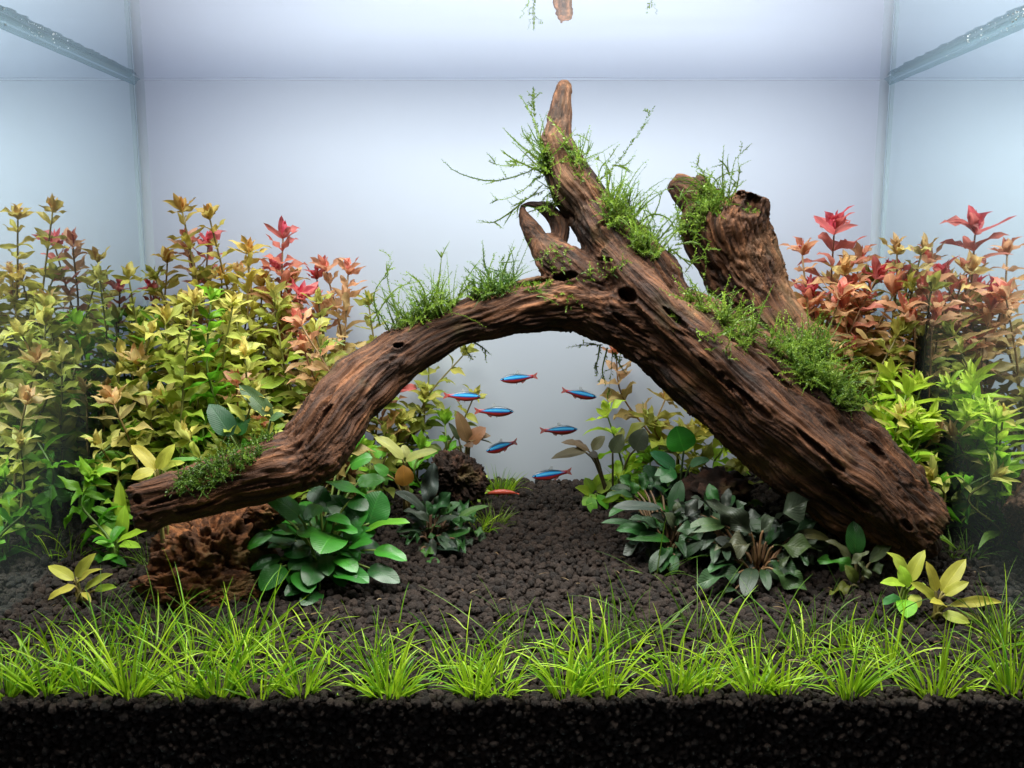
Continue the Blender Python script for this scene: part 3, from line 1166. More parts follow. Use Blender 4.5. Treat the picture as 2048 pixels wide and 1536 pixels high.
for k in range(38):
    px = 212 + 12.6 * k + R.uniform(-5, 5)
    py = R.uniform(560, 900) if px < 470 else R.uniform(600, 860)
    y = R.uniform(.60, .70) if py < 780 else R.uniform(.575, .64)
    if px < 300:
        y = max(y, .62)
    tip = P(px, py, y)
    stem_plant('stem_plant', 'short stem plant between taller ones of the left thicket, %s from the left' % ORD[k], 'short stem plants in the left thicket', tip, base_under(tip, R.uniform(-.006, .006)),
               R.choice(['gold', 'gold', 'peach', 'olive', 'green']) if px < 470 else R.choice(['gold', 'olive', 'peach', 'gold', 'salmon']), leaf=R.uniform(.018, .023), node=0.0105, wide=0.32, low=0.1)
for k in range(22):
    px, py = 1612 + 10.5 * k + R.uniform(-4, 4), R.uniform(560, 860)
    tip = P(px, py, R.uniform(.63, .71))
    stem_plant('stem_plant', 'short stem plant behind the right driftwood leg, %s from the left' % ORD[k], 'short stem plants behind the right driftwood leg', tip, base_under(tip, R.uniform(-.006, .006)),
               R.choice(['olive', 'salmon', 'peach', 'olive', 'salmon']) if py < 740 else R.choice(['lime', 'lime', 'green', 'olive']), leaf=R.uniform(.022, .028), node=0.0125, wide=0.30, low=0.1)

for k in range(11):
    px, py = 300 + 36 * k + R.uniform(-10, 10), R.uniform(480, 600)
    tip = P(px, py, R.uniform(.675, .712))
    stem_plant('stem_plant', 'slender stem plant at the very back of the left thicket, %s from the left' % ORD[k], 'slender stem plants at the back of the left thicket', tip, base_under(tip, R.uniform(-.010, .010)),
               R.choice(['peach', 'salmon', 'red', 'orange', 'gold']), leaf=R.uniform(.019, .024), node=0.0105, wide=0.31, low=0.1)
for k in range(8):
    px, py = 1608 + 27 * k + R.uniform(-8, 8), R.uniform(500, 620)
    tip = P(px, py, R.uniform(.665, .71))
    stem_plant('stem_plant', 'slender pinkish stem plant between stump and right pane, %s from the left' % ORD[k], 'slender stem plants between stump and right pane', tip, base_under(tip, R.uniform(-.008, .008)),
               R.choice(['salmon', 'red', 'salmon', 'peach']), leaf=R.uniform(.022, .028), node=0.0115, wide=0.28, low=0.1)
for k in range(6):
    px, py = 1785 + 14 * k, R.uniform(760, 900)
    tip = P(px, py, R.uniform(.585, .625))
    stem_plant('lime_plant', 'short lime plant low along the right pane, %s from the left' % ORD[k], 'short lime plants along the right pane', tip, base_under(tip, R.uniform(-.004, .004)),
               R.choice(['lime', 'lime', 'gold']), leaf=R.uniform(.022, .027), node=0.0115, kind='narrow', wide=0.26, low=0.08)

UNDER = [
    (795, 785, .705, -.006, 'red', .024, 'red crowned stem plant seen under the left side of the arch'),
    (745, 830, .690, .000, 'salmon', .022, 'orange-red stem plant close inside the left driftwood leg'),
    (925, 712, .712, -.045, 'olive', .018, 'long thin olive stem leaning right under the arch'),
    (858, 720, .716, -.012, 'gold', .019, 'yellow-olive stem plant under the highest left part of the arch'),
    (850, 800, .700, -.008, 'olive', .021, 'olive stem plant left of the fish'),
    (945, 800, .705, -.030, 'olive', .016, 'thin olive sprig ending beside the leftmost blue fish'),
    (800, 850, .690, .000, 'olive', .022, 'dark olive stem plant below the red crown under the arch'),
    (720, 905, .615, .000, 'green', .020, 'green stem plant between the arch foot and the pale leaves'),
    (775, 905, .640, .000, 'olive', .019, 'short olive stem plant behind the pale cream-green leaves'),
    (840, 900, .650, .000, 'green', .018, 'short green stem plant left of the dark stone'),
    (890, 850, .690, -.010, 'green', .018, 'green stem plant above the dark stone under the arch'),
]
for (px, py, y, lean, pal, lf, lab) in UNDER:
    tip = P(px, py, y)
    stem_plant('stem_plant', lab, 'stem plants seen under the arch', tip, base_under(tip, lean, 0.0), pal, leaf=lf * 1.15, node=0.0125, low=0.12, wide=0.36)

RIGHT = [
    (1668, 470, .684, .000, 'red', .034, 'tallest red crowned stem plant right of the broken stump', 'plants right'),
    (1786, 590, .668, -.030, 'salmon', .031, 'red-hearted stem plant leaning toward the right seam'),
    (1612, 590, .700, .012, 'red', .027, 'dull red stem plant hugging the right side of the stump'),
    (1615, 620, .676, .006, 'salmon', .026, 'salmon-red crowned stem plant at the foot of the stump'),
    (1718, 530, .700, -.010, 'salmon', .026, 'salmon stem plant behind the tallest red crown'),
    (1700, 640, .690, -.006, 'brown', .030, 'brown-green stem plant under the red crowns'),
    (1755, 680, .680, -.006, 'brown', .030, 'brown-leaved stem plant beside the right back seam'),
    (1645, 690, .690, .004, 'olive', .028, 'olive stem plant low behind the right driftwood leg'),
    (1800, 700, .660, -.004, 'olive', .028, 'olive stem plant next to the right pane'),
]
for r_ in RIGHT:
    px, py, y, lean, pal, lf, lab = r_[:7]
    tip = P(px, py, y)
    stem_plant('stem_plant', lab, 'red stem plants right of the stump', tip, base_under(tip, lean, 0.0), pal, leaf=lf * 1.02, node=0.0130, wide=0.28, bow=0.010, low=0.12)

LIME = [
    (1762, 790, .640, -.004, 'lime', .026, 'bright lime plant just right of the mossy driftwood shoulder'),
    (1812, 790, .612, -.004, 'lime', .027, 'tall bright lime plant near the right pane'),
    (1780, 850, .615, -.002, 'lime', .025, 'lime plant directly behind the lower driftwood edge'),
    (1840, 880, .590, -.004, 'lime', .024, 'lime plant against the right pane with narrow leaves'),
    (1862, 880, .600, -.006, 'peach', .026, 'peach-leaved plant against the right pane'),
    (1830, 940, .580, -.004, 'green', .020, 'small green plant at the lower end of the driftwood'),
    (1700, 760, .660, .000, 'lime', .024, 'lime plant half hidden by the big moss clump'),
    (1868, 960, .572, -.006, 'gold', .022, 'yellow-green plant low against the right pane'),
]
for (px, py, y, lean, pal, lf, lab) in LIME:
    tip = P(px, py, y)
    stem_plant('lime_plant', lab, 'bright plants by the right pane', tip, base_under(tip, lean, 0.0), pal, leaf=lf * 1.12, node=0.0115, kind='narrow', wide=0.26, low=0.08)

UR = [
    (1232, 712, .712, .040, 'salmon', .022, 'thin pinkish stem plant leaning left under the right arch'),
    (1216, 835, .680, .012, 'lime', .020, 'pale lime crowned plant left of the right driftwood leg'),
    (1330, 800, .705, .006, 'orange', .024, 'orange-brown stem plant behind the right driftwood leg'),
    (1400, 850, .680, .000, 'yellow', .024, 'yellow-lime stem plant against the underside of the driftwood'),
    (1290, 850, .690, .006, 'olive', .022, 'olive stem plant under the right arch'),
    (1370, 880, .670, .000, 'gold', .022, 'golden stem plant low behind the right driftwood leg'),
    (1250, 930, .665, .000, 'lime', .017, 'short lime plant between the brown sprig and the round leaf'),
    (1300, 925, .650, .000, 'green', .019, 'short green stem plant behind the purple-grey plant'),
    (1410, 930, .640, .000, 'olive', .020, 'short olive stem plant in the shade of the right leg'),
    (1480, 950, .640, .000, 'olive', .020, 'olive stem plant hidden low under the right driftwood leg'),
    (1445, 900, .665, .000, 'lime', .020, 'lime stem plant deep under the right driftwood leg'),
]
for (px, py, y, lean, pal, lf, lab) in UR:
    tip = P(px, py, y)
    stem_plant('stem_plant', lab, 'stem plants seen under the arch', tip, base_under(tip, lean, 0.0), pal, leaf=lf * 1.15, node=0.0135, low=0.15, wide=0.36)

# ------------------------------------------------------------------ rosette plants with stalked leaves
M_STALK = M_STEM


def rosette(name, label, base, leaves, kind, stalk_col, mat_kind=None, group=None, cat='plant'):
    """leaves: (foot px, foot py, tip px, tip py, width px, depth of foot, depth of tip, facing, colour)"""
    base = Vector(base)
    root = tag(empty(name, base), label, cat, group)
    for (ax, ay, bx, by, w, ya, yb, face, col) in leaves:
        p0, p1 = P(ax, ay, ya), P(bx, by, yb)
        d = p1 - p0
        L = d.length
        view = Vector((0, 0, CAM_Z)) - p0
        view.normalize()
        up = Vector((0, 0, 1))
        nrm = up * (1 - face) + view * face
        if kind == 'strap':
            col, w = tuple(0.36 * q * k for q, k in zip(col, (0.85, 1.15, 0.75))), w * 0.95
        elif kind == 'oval':
            w *= 1.14
        lf = put_leaf(root, kind, p0, d, nrm, L, w / ppm(p0), col)
        if lf is None:
            continue
        c0 = base + Vector((R.uniform(-1, 1), R.uniform(-1, 1), 0)) * 0.003
        if kind == 'strap':
            c0 = c0.lerp(p0, R.uniform(0.1, 0.55))
        mid = c0.lerp(p0, 0.6) + Vector((0, 0, 0.15 * (p0 - c0).length))
        pts = catmull([c0, mid, p0 + d * 0.02], 7) - np.array(base)
        V, Fc = tube(pts, np.linspace(0.0010, 0.0007, 7), 5)
        s = obj('stalk', mesh('stalk', V, Fc), M_STALK, root)
        s.color = (*jit(stalk_col), 1)
    return root


def fill(cx, cy, rx, ry, y0, n, lmin, lmax, ratio, cols, spread=1.0):
    """leaves radiating from a crown, given like the hand-placed ones"""
    out = []
    for k in range(n):
        a = 6.283 * (k + R.uniform(-.35, .35)) / n
        f = R.uniform(0.25, 0.65)
        L = R.uniform(lmin, lmax)
        ax, ay = cx + rx * f * math.cos(a), cy - ry * f * math.sin(a)
        bx, by = ax + L * math.cos(a), ay - L * 0.75 * math.sin(a)
        dy = -0.018 * math.sin(-a) * R.uniform(0.2, 1.0) + R.uniform(-0.012, 0.012)
        ya = y0 + dy * 0.5
        out.append((ax, ay, bx, by, L * ratio * R.uniform(0.85, 1.15), ya, y0 + dy * 1.5 * spread, R.uniform(0.15, 0.6), R.choice(cols)))
    return out


GRN = [(0.016, 0.105, 0.010), (0.020, 0.13, 0.011), (0.011, 0.075, 0.009), (0.036, 0.19, 0.014)]
g1 = G(650, 1195)
y0 = g1.y + 0.02
base = Vector((P(640, 1120, y0).x, y0, soil1(P(640, 1120, y0).x, y0)))
B1, B2, B3 = GRN[3], GRN[1], GRN[2]
anub = [
    (598, 1032, 528, 988, 46, y0 - .008, y0 - .012, 0.45, (0.05, 0.22, 0.014)),
    (738, 1048, 762, 982, 62, y0 + .004, y0 + .012, 0.75, (0.025, 0.15, 0.022)),
    (742, 998, 645, 962, 40, y0 + .014, y0 + .004, 0.20, B1),
    (668, 1068, 640, 1108, 66, y0 - .006, y0 - .026, 0.45, B1),
    (596, 1060, 640, 1074, 30, y0 - .006, y0 - .010, 0.4, B1),
    (566, 1132, 522, 1182, 46, y0 - .014, y0 - .028, 0.55, B2),
    (602, 1140, 622, 1186, 46, y0 - .014, y0 - .032, 0.5, B2),
    (672, 1142, 738, 1166, 46, y0 - .014, y0 - .024, 0.5, B2),
    (738, 1136, 800, 1166, 34, y0 - .010, y0 - .020, 0.4, (0.02, 0.075, 0.02)),
    (750, 1100, 814, 1122, 32, y0 - .004, y0 - .012, 0.35, B1),
    (640, 1182, 602, 1210, 34, y0 - .018, y0 - .034, 0.5, B3),
    (606, 1170, 570, 1192, 30, y0 - .016, y0 - .028, 0.4, B3),
    (545, 1065, 494, 1100, 26, y0 - .002, y0 - .008, 0.3, B1),
    (562, 1116, 500, 1142, 34, y0 - .008, y0 - .014, 0.4, B3),
    (730, 1062, 820, 1046, 32, y0 + .002, y0 - .004, 0.25, (0.09, 0.30, 0.02)),
    (690, 1030, 660, 990, 44, y0 + .004, y0 + .012, 0.5, B2),
    (640, 1010, 610, 1040, 34, y0, y0 - .01, 0.4, B2),
    (655, 1035, 700, 1050, 30, y0 - .004, y0 - .012, 0.35, B2),
    (670, 1050, 715, 1066, 28, y0 - .006, y0 - .014, 0.35, B1),
    (700, 1000, 736, 1020, 34, y0 + .006, y0, 0.5, B3),
    (620, 980, 660, 1012, 36, y0 + .012, y0 + .006, 0.4, B3),
    (715, 965, 770, 960, 30, y0 + .03, y0 + .03, 0.4, B1),
    (700, 930, 745, 915, 40, y0 + .05, y0 + .05, 0.5, (0.06, 0.30, 0.03)),
    (690, 905, 730, 870, 34, y0 + .06, y0 + .06, 0.5, (0.09, 0.36, 0.03)),
    (535, 1090, 505, 1060, 30, y0 + .012, y0 + .012, 0.4, B3),
    (700, 1090, 745, 1085, 30, y0 - .01, y0 - .018, 0.4, B2),
] + fill(650, 1090, 110, 80, y0 - 0.002, 24, 44, 66, 0.7, GRN) + fill(640, 1060, 130, 70, y0 + 0.012, 14, 44, 60, 0.7, GRN)
rosette('anubias_plant', 'dense broad-leaved glossy green plant at the inner foot of the driftwood', base, anub, 'oval', (0.16, 0.26, 0.04))

DK = [(0.050, 0.075, 0.055), (0.075, 0.085, 0.080), (0.040, 0.085, 0.035), (0.09, 0.10, 0.06), (0.06, 0.06, 0.065)]
DG = [(0.04, 0.13, 0.035), (0.05, 0.16, 0.03), (0.05, 0.09, 0.05)]
g1 = G(870, 1110)
y0 = g1.y + 0.012
base = Vector((P(862, 1080, y0).x, y0, soil1(P(862, 1080, y0).x, y0)))
buce1 = [
    (852, 1010, 868, 925, 36, y0 + .02, y0 + .03, 0.7, (0.11, 0.12, 0.15)),
    (852, 1032, 788, 984, 24, y0, y0 + .004, 0.3, DK[1]), (862, 1030, 902, 985, 26, y0, y0 + .006, 0.5, (0.06, 0.16, 0.07)),
    (858, 1045, 806, 1022, 20, y0 - .004, y0 - .004, 0.3, DK[1]), (870, 1050, 916, 1034, 22, y0 - .004, y0 - .008, 0.3, DK[1]),
    (880, 1030, 920, 1005, 22, y0 + .006, y0 + .01, 0.5, DG[1]), (905, 1050, 978, 1012, 24, y0 + .006, y0 + .01, 0.4, (0.16, 0.24, 0.09)),
    (895, 1060, 945, 1040, 26, y0 - .002, y0 - .006, 0.4, DG[0]), (900, 1072, 940, 1062, 20, y0 - .006, y0 - .01, 0.4, DG[1]),
    (842, 1100, 868, 1108, 20, y0 - .014, y0 - .02, 0.5, (0.12, 0.26, 0.05)), (872, 1098, 932, 1106, 26, y0 - .012, y0 - .02, 0.4, (0.03, 0.06, 0.05)),
    (856, 1118, 884, 1142, 24, y0 - .020, y0 - .028, 0.6, (0.10, 0.22, 0.06)),
] + fill(868, 1060, 60, 50, y0, 22, 34, 58, 0.42, DK + DG) + fill(910, 1060, 50, 50, y0 + 0.002, 14, 26, 42, 0.5, DG + [(0.09, 0.2, 0.05)])
rosette('grey_leaf_plant', 'grey-green narrow-leaved plant beside the broad-leaved green plant', base, buce1, 'strap', (0.12, 0.07, 0.04), group='dark narrow-leaved plants')

g1 = G(1340, 1150)
y0 = g1.y + 0.018
base = Vector((P(1335, 1090, y0).x, y0, soil1(P(1335, 1090, y0).x, y0)))
buce2 = [
    (1322, 1016, 1226, 1014, 30, y0, y0 - .004, 0.35, (0.085, 0.085, 0.10)), (1345, 1030, 1362, 960, 34, y0 + .01, y0 + .016, 0.6, (0.05, 0.12, 0.06)),
    (1290, 1062, 1202, 1046, 26, y0, y0, 0.3, (0.07, 0.13, 0.08)), (1340, 1082, 1252, 1078, 30, y0 - .004, y0 - .010, 0.35, (0.05, 0.17, 0.03)),
    (1336, 1100, 1300, 1146, 30, y0 - .010, y0 - .02, 0.5, (0.07, 0.10, 0.08)), (1340, 1050, 1300, 1030, 28, y0 + .002, y0 - .004, 0.4, DK[4]),
    (1352, 1062, 1330, 1025, 30, y0, y0 - .002, 0.6, (0.12, 0.11, 0.09)), (1360, 1040, 1410, 1000, 28, y0 + .01, y0 + .012, 0.4, DK[1]),
    (1340, 1000, 1290, 960, 36, y0 + .03, y0 + .03, 0.5, (0.04, 0.11, 0.05)), (1330, 985, 1288, 930, 40, y0 + .04, y0 + .045, 0.55, (0.04, 0.13, 0.06)),
    (1320, 980, 1290, 985, 34, y0 + .03, y0 + .03, 0.6, (0.10, 0.09, 0.13)), (1375, 1075, 1430, 1060, 30, y0, y0 - .006, 0.4, DK[3]),
    (1350, 1110, 1345, 1150, 22, y0 - .014, y0 - .024, 0.5, DG[0]),
] + fill(1345, 1070, 75, 55, y0, 42, 40, 78, 0.42, DK + DG[:1]) + fill(1290, 1000, 70, 60, y0 + 0.02, 12, 40, 60, 0.45, DG)
rosette('grey_leaf_plant', 'dark purple-grey narrow-leaved plant under the right side of the arch', base, buce2, 'strap', (0.13, 0.08, 0.04), group='dark narrow-leaved plants')

g1 = G(1518, 1185)
y0 = g1.y + 0.015
base = Vector((P(1516, 1150, y0).x, y0, soil1(P(1516, 1150, y0).x, y0)))
buce3 = [
    (1503, 1066, 1412, 1000, 42, y0, y0 + .006, 0.5, (0.085, 0.085, 0.075)), (1524, 1062, 1622, 1000, 42, y0, y0 + .004, 0.45, (0.11, 0.115, 0.10)),
    (1506, 1092, 1428, 1102, 36, y0 - .004, y0 - .012, 0.45, (0.13, 0.10, 0.075)), (1546, 1092, 1644, 1102, 38, y0 - .004, y0 - .010, 0.45, (0.12, 0.14, 0.06)),
    (1478, 1146, 1392, 1170, 40, y0 - .012, y0 - .022, 0.55, (0.10, 0.16, 0.10)), (1545, 1138, 1614, 1180, 40, y0 - .012, y0 - .022, 0.5, (0.10, 0.16, 0.06)),
    (1450, 1050, 1372, 1062, 38, y0 + .004, y0, 0.45, (0.09, 0.13, 0.06)), (1560, 1080, 1640, 1040, 36, y0 + .010, y0 + .016, 0.4, (0.05, 0.11, 0.05)),
    (1490, 1050, 1400, 1030, 40, y0 + .012, y0 + .014, 0.5, (0.06, 0.09, 0.06)), (1590, 1070, 1660, 1080, 30, y0 + .006, y0 + .006, 0.4, (0.16, 0.12, 0.06)),
    (1470, 1180, 1450, 1185, 22, y0 - .016, y0 - .024, 0.4, (0.05, 0.10, 0.05)), (1600, 1110, 1630, 1130, 26, y0 - .004, y0 - .008, 0.4, DK[3]),
    (1470, 1120, 1420, 1130, 28, y0 - .006, y0 - .01, 0.4, DK[2]),
] + fill(1515, 1110, 80, 50, y0 + 0.004, 38, 45, 88, 0.42, DK + DG[:1]) + fill(1440, 1050, 80, 60, y0 + 0.014, 22, 45, 70, 0.44, DK + DG) + fill(1590, 1090, 50, 40, y0 + 0.008, 12, 40, 60, 0.42, DK)
rosette('grey_leaf_plant', 'large dark plant with broad greyish leaves in front of the right driftwood leg', base, buce3, 'strap', (0.20, 0.11, 0.05), group='dark narrow-leaved plants')

g1 = G(1716, 1188)
y0 = g1.y + 0.008
base = Vector((P(1716, 1180, y0).x, y0, soil1(P(1716, 1180, y0).x, y0)))
rosette('grey_leaf_plant', 'small dull-leaved plant with one upright green leaf at the driftwood end', base, [
    (1712, 1112, 1706, 1042, 40, y0, y0 + .006, 0.8, (0.045, 0.17, 0.04)), (1700, 1125, 1650, 1082, 26, y0, y0 + .004, 0.5, (0.15, 0.13, 0.07)),
    (1706, 1132, 1634, 1120, 26, y0 - .004, y0 - .008, 0.5, (0.10, 0.30, 0.04)), (1740, 1125, 1786, 1078, 28, y0 + .002, y0 + .008, 0.5, (0.17, 0.20, 0.06)),
    (1702, 1172, 1658, 1190, 22, y0 - .008, y0 - .014, 0.5, (0.24, 0.22, 0.04)), (1712, 1165, 1690, 1130, 24, y0 - .006, y0 - .006, 0.7, (0.20, 0.20, 0.05)),
    (1718, 1122, 1738, 1158, 18, y0 - .006, y0 - .010, 0.5, (0.20, 0.18, 0.12)), (1700, 1128, 1738, 1102, 16, y0 - .004, y0 - .006, 0.5, (0.22, 0.22, 0.15)),
    (1730, 1150, 1770, 1130, 22, y0, y0, 0.4, (0.10, 0.12, 0.05)),
], 'strap', (0.14, 0.12, 0.05), group='dark narrow-leaved plants')

# small single plants
YL, YG, LM = (0.50, 0.46, 0.07), (0.40, 0.44, 0.06), (0.34, 0.52, 0.04)
g1 = G(1880, 1255)
y0 = g1.y + 0.01
rosette('yellow_leaf_plant', 'yellow-green broad-leaved seedling right of the driftwood end', g1 + Vector((0, .01, 0)), [
    (1884, 1184, 1932, 1118, 32, y0, y0 + .004, 0.7, YL), (1872, 1182, 1852, 1122, 22, y0, y0 + .002, 0.5, YL), (1890, 1190, 1938, 1164, 22, y0 - .004, y0 - .006, 0.4, YG),
    (1900, 1212, 2006, 1205, 22, y0 - .004, y0 - .008, 0.4, YL), (1885, 1228, 1940, 1246, 24, y0 - .008, y0 - .016, 0.5, YG), (1868, 1198, 1820, 1165, 24, y0 - .002, y0 - .002, 0.5, YG),
    (1890, 1212, 1860, 1205, 24, y0 - .006, y0 - .012, 0.5, YL), (1905, 1230, 1965, 1240, 18, y0 - .004, y0 - .008, 0.4, (0.30, 0.22, 0.06))], 'ovalthin', (0.22, 0.2, 0.05))
g1 = G(1812, 1235)
y0 = g1.y + 0.008
rosette('lime_leaf_plant', 'lime green leafy seedling between the driftwood end and the yellow-green one', g1 + Vector((0, .008, 0)), [
    (1812, 1165, 1785, 1112, 26, y0, y0 + .004, 0.6, YG), (1818, 1165, 1850, 1100, 28, y0, y0 + .004, 0.6, YG), (1810, 1170, 1760, 1166, 22, y0 - .004, y0 - .006, 0.4, LM),
    (1815, 1175, 1800, 1130, 26, y0 - .004, y0, 0.6, LM), (1812, 1200, 1814, 1236, 40, y0 - .008, y0 - .018, 0.6, (0.20, 0.50, 0.02)), (1820, 1178, 1852, 1170, 20, y0 - .004, y0 - .01, 0.4, LM),
    (1800, 1195, 1765, 1210, 24, y0 - .002, y0 - .006, 0.4, (0.05, 0.22, 0.05)), (1824, 1190, 1838, 1215, 26, y0 - .006, y0 - .012, 0.5, YG), (1822, 1150, 1772, 1104, 20, y0 + .004, y0 + .006, 0.4, YG)], 'ovalthin', (0.18, 0.26, 0.05))
g1 = G(160, 1205)
y0 = g1.y + 0.004
rosette('yellow_leaf_plant', 'small yellow seedling alone on the soil left of the lava stone', g1, [
    (148, 1160, 96, 1132, 24, y0, y0 + .002, 0.5, YL), (152, 1155, 192, 1106, 24, y0, y0 + .004, 0.6, YG), (155, 1165, 205, 1138, 16, y0 - .002, y0 - .002, 0.4, YL),
    (170, 1180, 226, 1148, 22, y0 - .002, y0 - .004, 0.5, YG), (150, 1172, 96, 1200, 18, y0 - .004, y0 - .010, 0.4, YL), (165, 1185, 182, 1205, 12, y0 - .006, y0 - .012, 0.4, YL), (190, 1180, 234, 1175, 18, y0 - .002, y0 - .004, 0.4, LM)], 'ovalthin', (0.22, 0.18, 0.05))
g1 = G(225, 1120)
y0 = g1.y + 0.002
rosette('lime_leaf_plant', 'bright green seedling beneath the left end of the driftwood', g1, [
    (235, 1082, 178, 1052, 26, y0, y0 + .002, 0.5, LM), (242, 1075, 250, 1010, 26, y0 + .006, y0 + .010, 0.6, LM), (236, 1085, 300, 1060, 24, y0 - .002, y0 - .002, 0.4, LM),
    (232, 1060, 190, 1020, 22, y0 + .008, y0 + .010, 0.5, (0.16, 0.42, 0.03)), (246, 1050, 238, 960, 24, y0 + .014, y0 + .018, 0.6, LM), (240, 1090, 282, 1095, 20, y0 - .006, y0 - .012, 0.5, LM),
    (228, 1092, 190, 1085, 20, y0 - .004, y0 - .008, 0.4, (0.16, 0.42, 0.03)), (235, 1110, 205, 1122, 18, y0 - .006, y0 - .014, 0.4, (0.12, 0.34, 0.03)), (236, 1040, 182, 1016, 20, y0 + .01, y0 + .01, 0.4, (0.14, 0.38, 0.03))], 'ovalthin', (0.16, 0.3, 0.04))
pb = P(312, 960, .525)
rosette('yellow_leaf_plant', 'bright yellow three-leaved sprig standing behind the driftwood root end', Vector((pb.x, .535, soil1(pb.x, .535))), [
    (312, 940, 262, 890, 28, .525, .53, 0.6, YL), (315, 938, 350, 888, 26, .525, .53, 0.6, YL), (308, 942, 262, 958, 26, .52, .515, 0.5, YL), (322, 938, 370, 925, 20, .53, .53, 0.4, YG),
    (330, 935, 400, 918, 18, .54, .545, 0.4, (0.12, 0.3, 0.04))], 'ovalthin', (0.2, 0.2, 0.05))
pb = P(500, 870, .575)
rosette('blue_leaf_plant', 'large bluish green leaves against the outside of the driftwood leg', Vector((pb.x, .585, soil1(pb.x, .585))), [
    (462, 872, 418, 808, 48, .57, .575, 0.7, (0.035, 0.10, 0.045)), (545, 835, 478, 770, 34, .575, .58, 0.6, (0.07, 0.13, 0.05)), (470, 870, 500, 830, 40, .58, .585, 0.6, (0.03, 0.15, 0.03)),
    (540, 840, 570, 830, 24, .565, .565, 0.4, (0.07, 0.13, 0.05))], 'ovalthin', (0.12, 0.2, 0.06))
pb = P(812, 960, .63)
rosette('pale_leaf_plant', 'pale cream-green leaves and one amber leaf under the arch left of the fish', Vector((pb.x, .635, soil1(pb.x, .635))), [
    (806, 918, 748, 874, 26, .625, .63, 0.6, (0.46, 0.44, 0.14)), (812, 922, 876, 902, 24, .625, .625, 0.5, (0.46, 0.46, 0.14)), (808, 972, 806, 930, 40, .61, .612, 0.8, (0.42, 0.19, 0.03)),
    (815, 915, 805, 890, 20, .63, .635, 0.6, (0.40, 0.40, 0.14)), (775, 950, 748, 930, 24, .62, .62, 0.5, (0.08, 0.30, 0.04))], 'ovalthin', (0.26, 0.22, 0.08))
pb = P(930, 900, .69)
rosette('brown_leaf_plant', 'brown drooping-leaved sprig below the leftmost fish', Vector((pb.x, .695, soil1(pb.x, .695))), [
    (938, 885, 914, 822, 28, .69, .69, 0.8, (0.20, 0.11, 0.055)), (940, 885, 972, 855, 34, .688, .688, 0.7, (0.22, 0.10, 0.05)), (936, 880, 982, 872, 22, .69, .69, 0.5, (0.19, 0.12, 0.06)),
    (932, 888, 945, 895, 20, .686, .68, 0.5, (0.12, 0.07, 0.04)), (918, 880, 897, 845, 12, .695, .695, 0.5, (0.08, 0.10, 0.05)), (935, 880, 985, 888, 10, .69, .69, 0.4, (0.10, 0.10, 0.05))], 'ovalthin', (0.12, 0.09, 0.04))
pb = P(1200, 940, .665)
rosette('brown_leaf_plant', 'brown leaved sprig reaching left under the right arch', Vector((pb.x + .01, .67, soil1(pb.x, .67))), [
    (1172, 904, 1102, 918, 22, .662, .66, 0.6, (0.16, 0.14, 0.08)), (1178, 902, 1122, 885, 20, .665, .668, 0.6, (0.20, 0.13, 0.08)), (1185, 900, 1210, 872, 24, .665, .668, 0.7, (0.17, 0.15, 0.08)),
    (1180, 905, 1195, 915, 18, .66, .656, 0.5, (0.06, 0.05, 0.035)), (1165, 900, 1150, 880, 20, .668, .672, 0.5, (0.15, 0.10, 0.06)),
    (1225, 905, 1245, 868, 30, .66, .662, 0.7, (0.14, 0.15, 0.09)), (1270, 900, 1290, 858, 42, .65, .652, 0.7, (0.11, 0.12, 0.08))], 'ovalthin', (0.12, 0.09, 0.05))
pb = P(1360, 960, .61)
rosette('anubias_plant', 'single round green leaf lifted above the dark plants near the right leg', Vector((pb.x, .615, soil1(pb.x, .615))), [
    (1368, 902, 1352, 852, 52, .605, .608, 0.85, (0.04, 0.26, 0.02)), (1380, 930, 1420, 920, 22, .605, .60, 0.4, (0.05, 0.16, 0.04)), (1350, 935, 1300, 905, 34, .605, .607, 0.4, (0.03, 0.15, 0.05)),
    (1350, 940, 1310, 960, 34, .60, .595, 0.5, (0.03, 0.15, 0.04))], 'oval', (0.05, 0.12, 0.03))
pb = P(1185, 985, .64)
g1 = G(1190, 1010)
rosette('lime_leaf_plant', 'bright lime ground plant at the right edge of the soil path', g1 + Vector((0, .01, 0)), [
    (1185, 990, 1150, 975, 24, g1.y, g1.y - .004, 0.5, LM), (1185, 985, 1170, 955, 22, g1.y, g1.y + .006, 0.6, LM), (1190, 990, 1165, 1012, 26, g1.y - .004, g1.y - .010, 0.5, (0.22, 0.46, 0.03)),
    (1195, 985, 1225, 965, 24, g1.y, g1.y + .002, 0.5, LM), (1195, 990, 1215, 1020, 24, g1.y - .004, g1.y - .010, 0.5, (0.12, 0.36, 0.03)), (1190, 980, 1205, 945, 22, g1.y + .004, g1.y + .008, 0.5, (0.4, 0.56, 0.05)),
    (1180, 995, 1190, 1030, 22, g1.y - .008, g1.y - .014, 0.5, (0.14, 0.4, 0.03)), (1225, 975, 1275, 955, 18, g1.y + .004, g1.y + .004, 0.4, LM), (1215, 985, 1270, 1000, 14, g1.y, g1.y - .006, 0.4, (0.4, 0.5, 0.1)),
    (1200, 975, 1250, 940, 20, g1.y + .01, g1.y + .012, 0.4, LM), (1240, 985, 1290, 975, 16, g1.y + .004, g1.y + .004, 0.4, LM)], 'ovalthin', (0.2, 0.3, 0.05))
g1 = G(1262, 1000)
rosette('lime_leaf_plant', 'bushy light green plant between lime ground plant and purple-grey plant', g1 + Vector((0, .012, 0)),
        fill(1262, 965, 46, 40, g1.y + .01, 20, 26, 44, 0.5, [LM, (0.2, 0.44, 0.03), (0.4, 0.54, 0.06)]), 'ovalthin', (0.2, 0.3, 0.05))
g1 = G(740, 1010)
